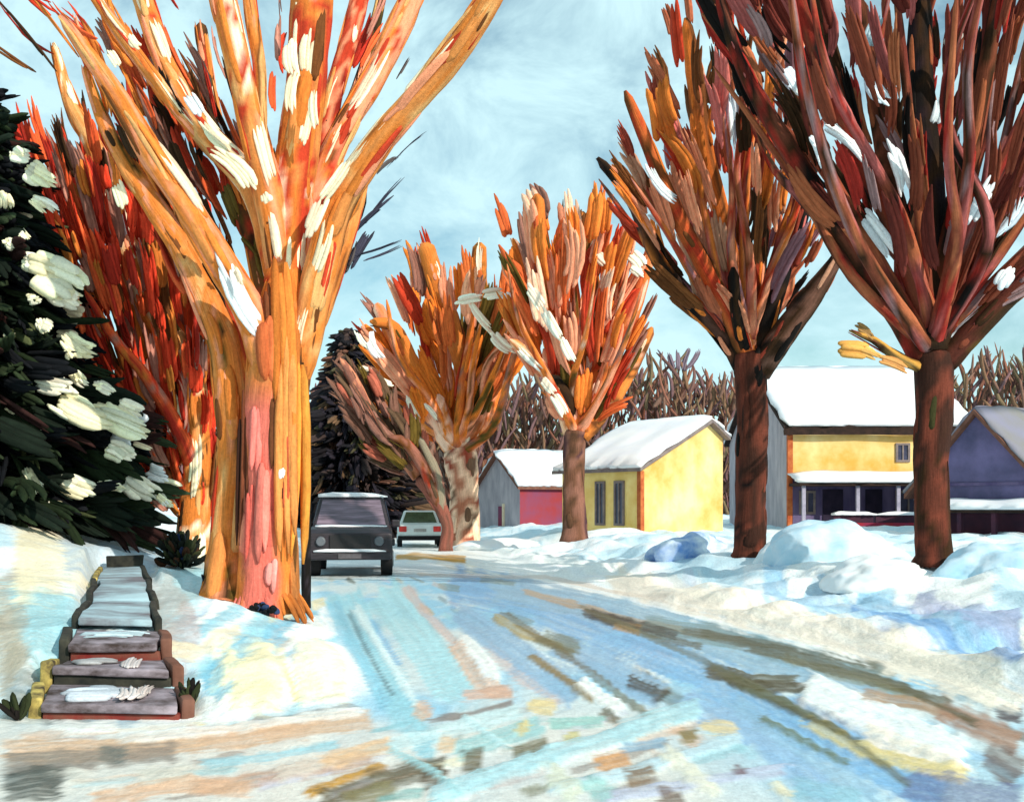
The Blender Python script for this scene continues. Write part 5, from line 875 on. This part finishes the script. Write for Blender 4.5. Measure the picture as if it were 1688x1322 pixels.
def build_steps():
    ys = [0, .62, 1.25, 2.0, 3.6, 5.6, 8.0]; zs = [.14, .29, .44, .55, .60, .66, .72]; ws = [.52, .47, .41, .35, .32, .29, .27]
    X = lambda y: float(np.interp(y, [0, 2.0, 8.0], [0, -.66, -2.75]))
    k_ = dict(sub=3, jit=.075, smooth=True)
    for i in range(6):
        lo = i < 3; a, b = i, i + 1; w1 = ws[a] - (.02 if lo else 0) if lo else ws[b]; xa, xb = X(ys[a]), X(ys[b]); z1 = zs[a] if lo else zs[b]
        if lo:
            bm = bmesh.new(); hexa(bm, box8(xa - ws[a], xa + ws[a], ys[a], ys[a] + .10, zs[a] - .34, zs[a] - .075)); mesh_from(bm, 'riser', (M_BRICK, M_BLKE, M_BRICK)[i], stp, bev=.012, **k_)
        bm = bmesh.new(); c = [(xa - ws[a], ys[a] - .04, zs[a]), (xa + ws[a], ys[a] - .04, zs[a]), (xb + w1, ys[b] + .03, z1), (xb - w1, ys[b] + .03, z1)]
        hexa(bm, [(x, y, z - .07) for x, y, z in c] + c); mesh_from(bm, 'tread' if lo else 'walk_slab', M_STONE if lo else M_STSN, stp, bev=.015, **k_)
        for s in (-1, 1):       # rough stone blocks edging each step
            bm = bmesh.new(); wa = (ws[a] + .012) * s; wb = (w1 + .012) * s; e = (.10 if lo else .07) * s; h = .035 if lo else .02
            q = [(xa + wa, ys[a] + .02, -.35), (xa + wa + e, ys[a] + .02, -.35), (xb + wb + e, ys[b] - .06, -.35), (xb + wb, ys[b] - .06, -.35)]
            hexa(bm, [(x, y, (zs[a] if n < 2 else z1) + z) for n, (x, y, z) in enumerate(q)] + [(x, y, (zs[a] if n < 2 else z1) + h) for n, (x, y, z) in enumerate(q)])
            mesh_from(bm, 'side_stone', (M_CHEEK if i in (0, 1, 5) else M_BLKE) if s < 0 else (M_BRWN if lo else M_BLKE), stp, bev=.02, **k_)
    bm = bmesh.new(); xt = X(8.0); hexa(bm, box8(xt - .27, xt + .27, 8.05, 8.15, .5, .89)); mesh_from(bm, 'top_riser', M_BLKE, stp, bev=.015, **k_)
    Lq = lambda x, y, z: Vector((stp.location.x + x + X(y), stp.location.y + y, stp.location.z + z))
    for (x0, y0, z0, x1, y1, z1, w, c) in [(-.40, .22, .13, .05, .30, .13, .20, C(186, 194, 204)), (-.30, .45, .135, .10, .48, .135, .12, C(160, 170, 180)), (.12, .02, .14, .16, .55, .16, .11, C(214, 202, 198)), (.24, .20, .14, .30, .58, .15, .06, C(206, 190, 184)), (.13, .64, .29, .17, 1.15, .30, .08, C(206, 196, 194)), (-.35, .95, .285, .0, 1.0, .285, .12, C(150, 150, 152)), (-.30, 1.6, .435, .30, 1.66, .435, .18, C(176, 196, 204)), (-.20, 1.85, .437, .25, 1.88, .437, .08, C(200, 214, 220))]:
        sm = MB(); dab(sm, Lq(x0, y0, z0), Lq(x1, y1, z1), w, c, thick=.10, face=(0, 0, 1), br=6); sm.build('snow_patch', M_SNOWP, stp)
    for (x, y, z) in ((-.68, -.05, .0), (.62, .25, .05)):
        m = MB()
        for _ in range(14): dab(m, Lq(x, y, z), Lq(x + rng.normal() * .07, y + rng.normal() * .05, z + random.uniform(.08, .22)), .035, pick([(BLK, 2), (C(44, 50, 30), 2)]))
        m.build('iron_scraper', M_BARK, stp)
build_steps()

# ------------------------------------------------------------------ low shrub and the dark post by the big tree
def shrub(px, py, d, w, h, label, pal, N, name='shrub', group='dark shrub and root-darkness dabs by the big tree'):  # also makes the added dabs for root darkness at the elm's foot
    b = P(px, py, d); b.z = tz(b.x, b.y); t = thing(name, b, label, 'shrub', group); m = MB()
    for _ in range(N):
        az = random.random() * 6.283; el = random.uniform(.2, 1.4); dr = np.array([math.cos(az) * math.cos(el) * w, math.sin(az) * math.cos(el) * w, math.sin(el) * h]); k = random.uniform(.1, .75)
        dab(m, np.array(b) + dr * k, np.array(b) + dr * (k + .4), random.uniform(.03, .07), pick(pal))
    m.build('branches', M_LEAF, t)
    return t
PAL_SH = [(C(26, 30, 26), 4), (C(50, 54, 34), 2), (C(70, 44, 30), 2), (C(40, 52, 84), .8)]
shrub(300, 910, 17, .5, .55, 'dark leafless shrub between the evergreen and the huge orange tree', PAL_SH, 130)
shrub(347, 952, 14.2, .17, .34, 'bluish-black dabs for root darkness at the left foot of the huge orange tree', [(C(26, 30, 40), 4), (C(50, 72, 120), 1.5)], 50)  # dark tuft added to stand for the darkness round the roots
shrub(430, 1000, 13.3, .22, .14, 'low black dabs for root darkness at the front foot of the huge orange tree', [(C(22, 24, 26), 4), (C(50, 66, 100), 1)], 40)  # black dabs added where darkness lies under the trunk
pb = P(505, 958, 16.5); pb.z = tz(pb.x, pb.y) - .05; po = thing('post', pb, 'thin weathered black post between the huge orange tree and the parked truck', 'post')
m_ = MB(); tube(m_, [pb, pb + Vector((.0, 0, 1.1)), pb + Vector((.01, 0, 2.15))], [.075, .065, .07], [(BLK, 5), (C(50, 44, 50), 2)], n=10, step=.1, rough=.16); m_.build('shaft', M_BARK, po)
m_ = MB(); dab(m_, pb + Vector((0, -.03, 1.3)), pb + Vector((.0, -.03, 2.2)), .11, BLK, thick=.7); m_.build('cap_board', M_BARK, po)
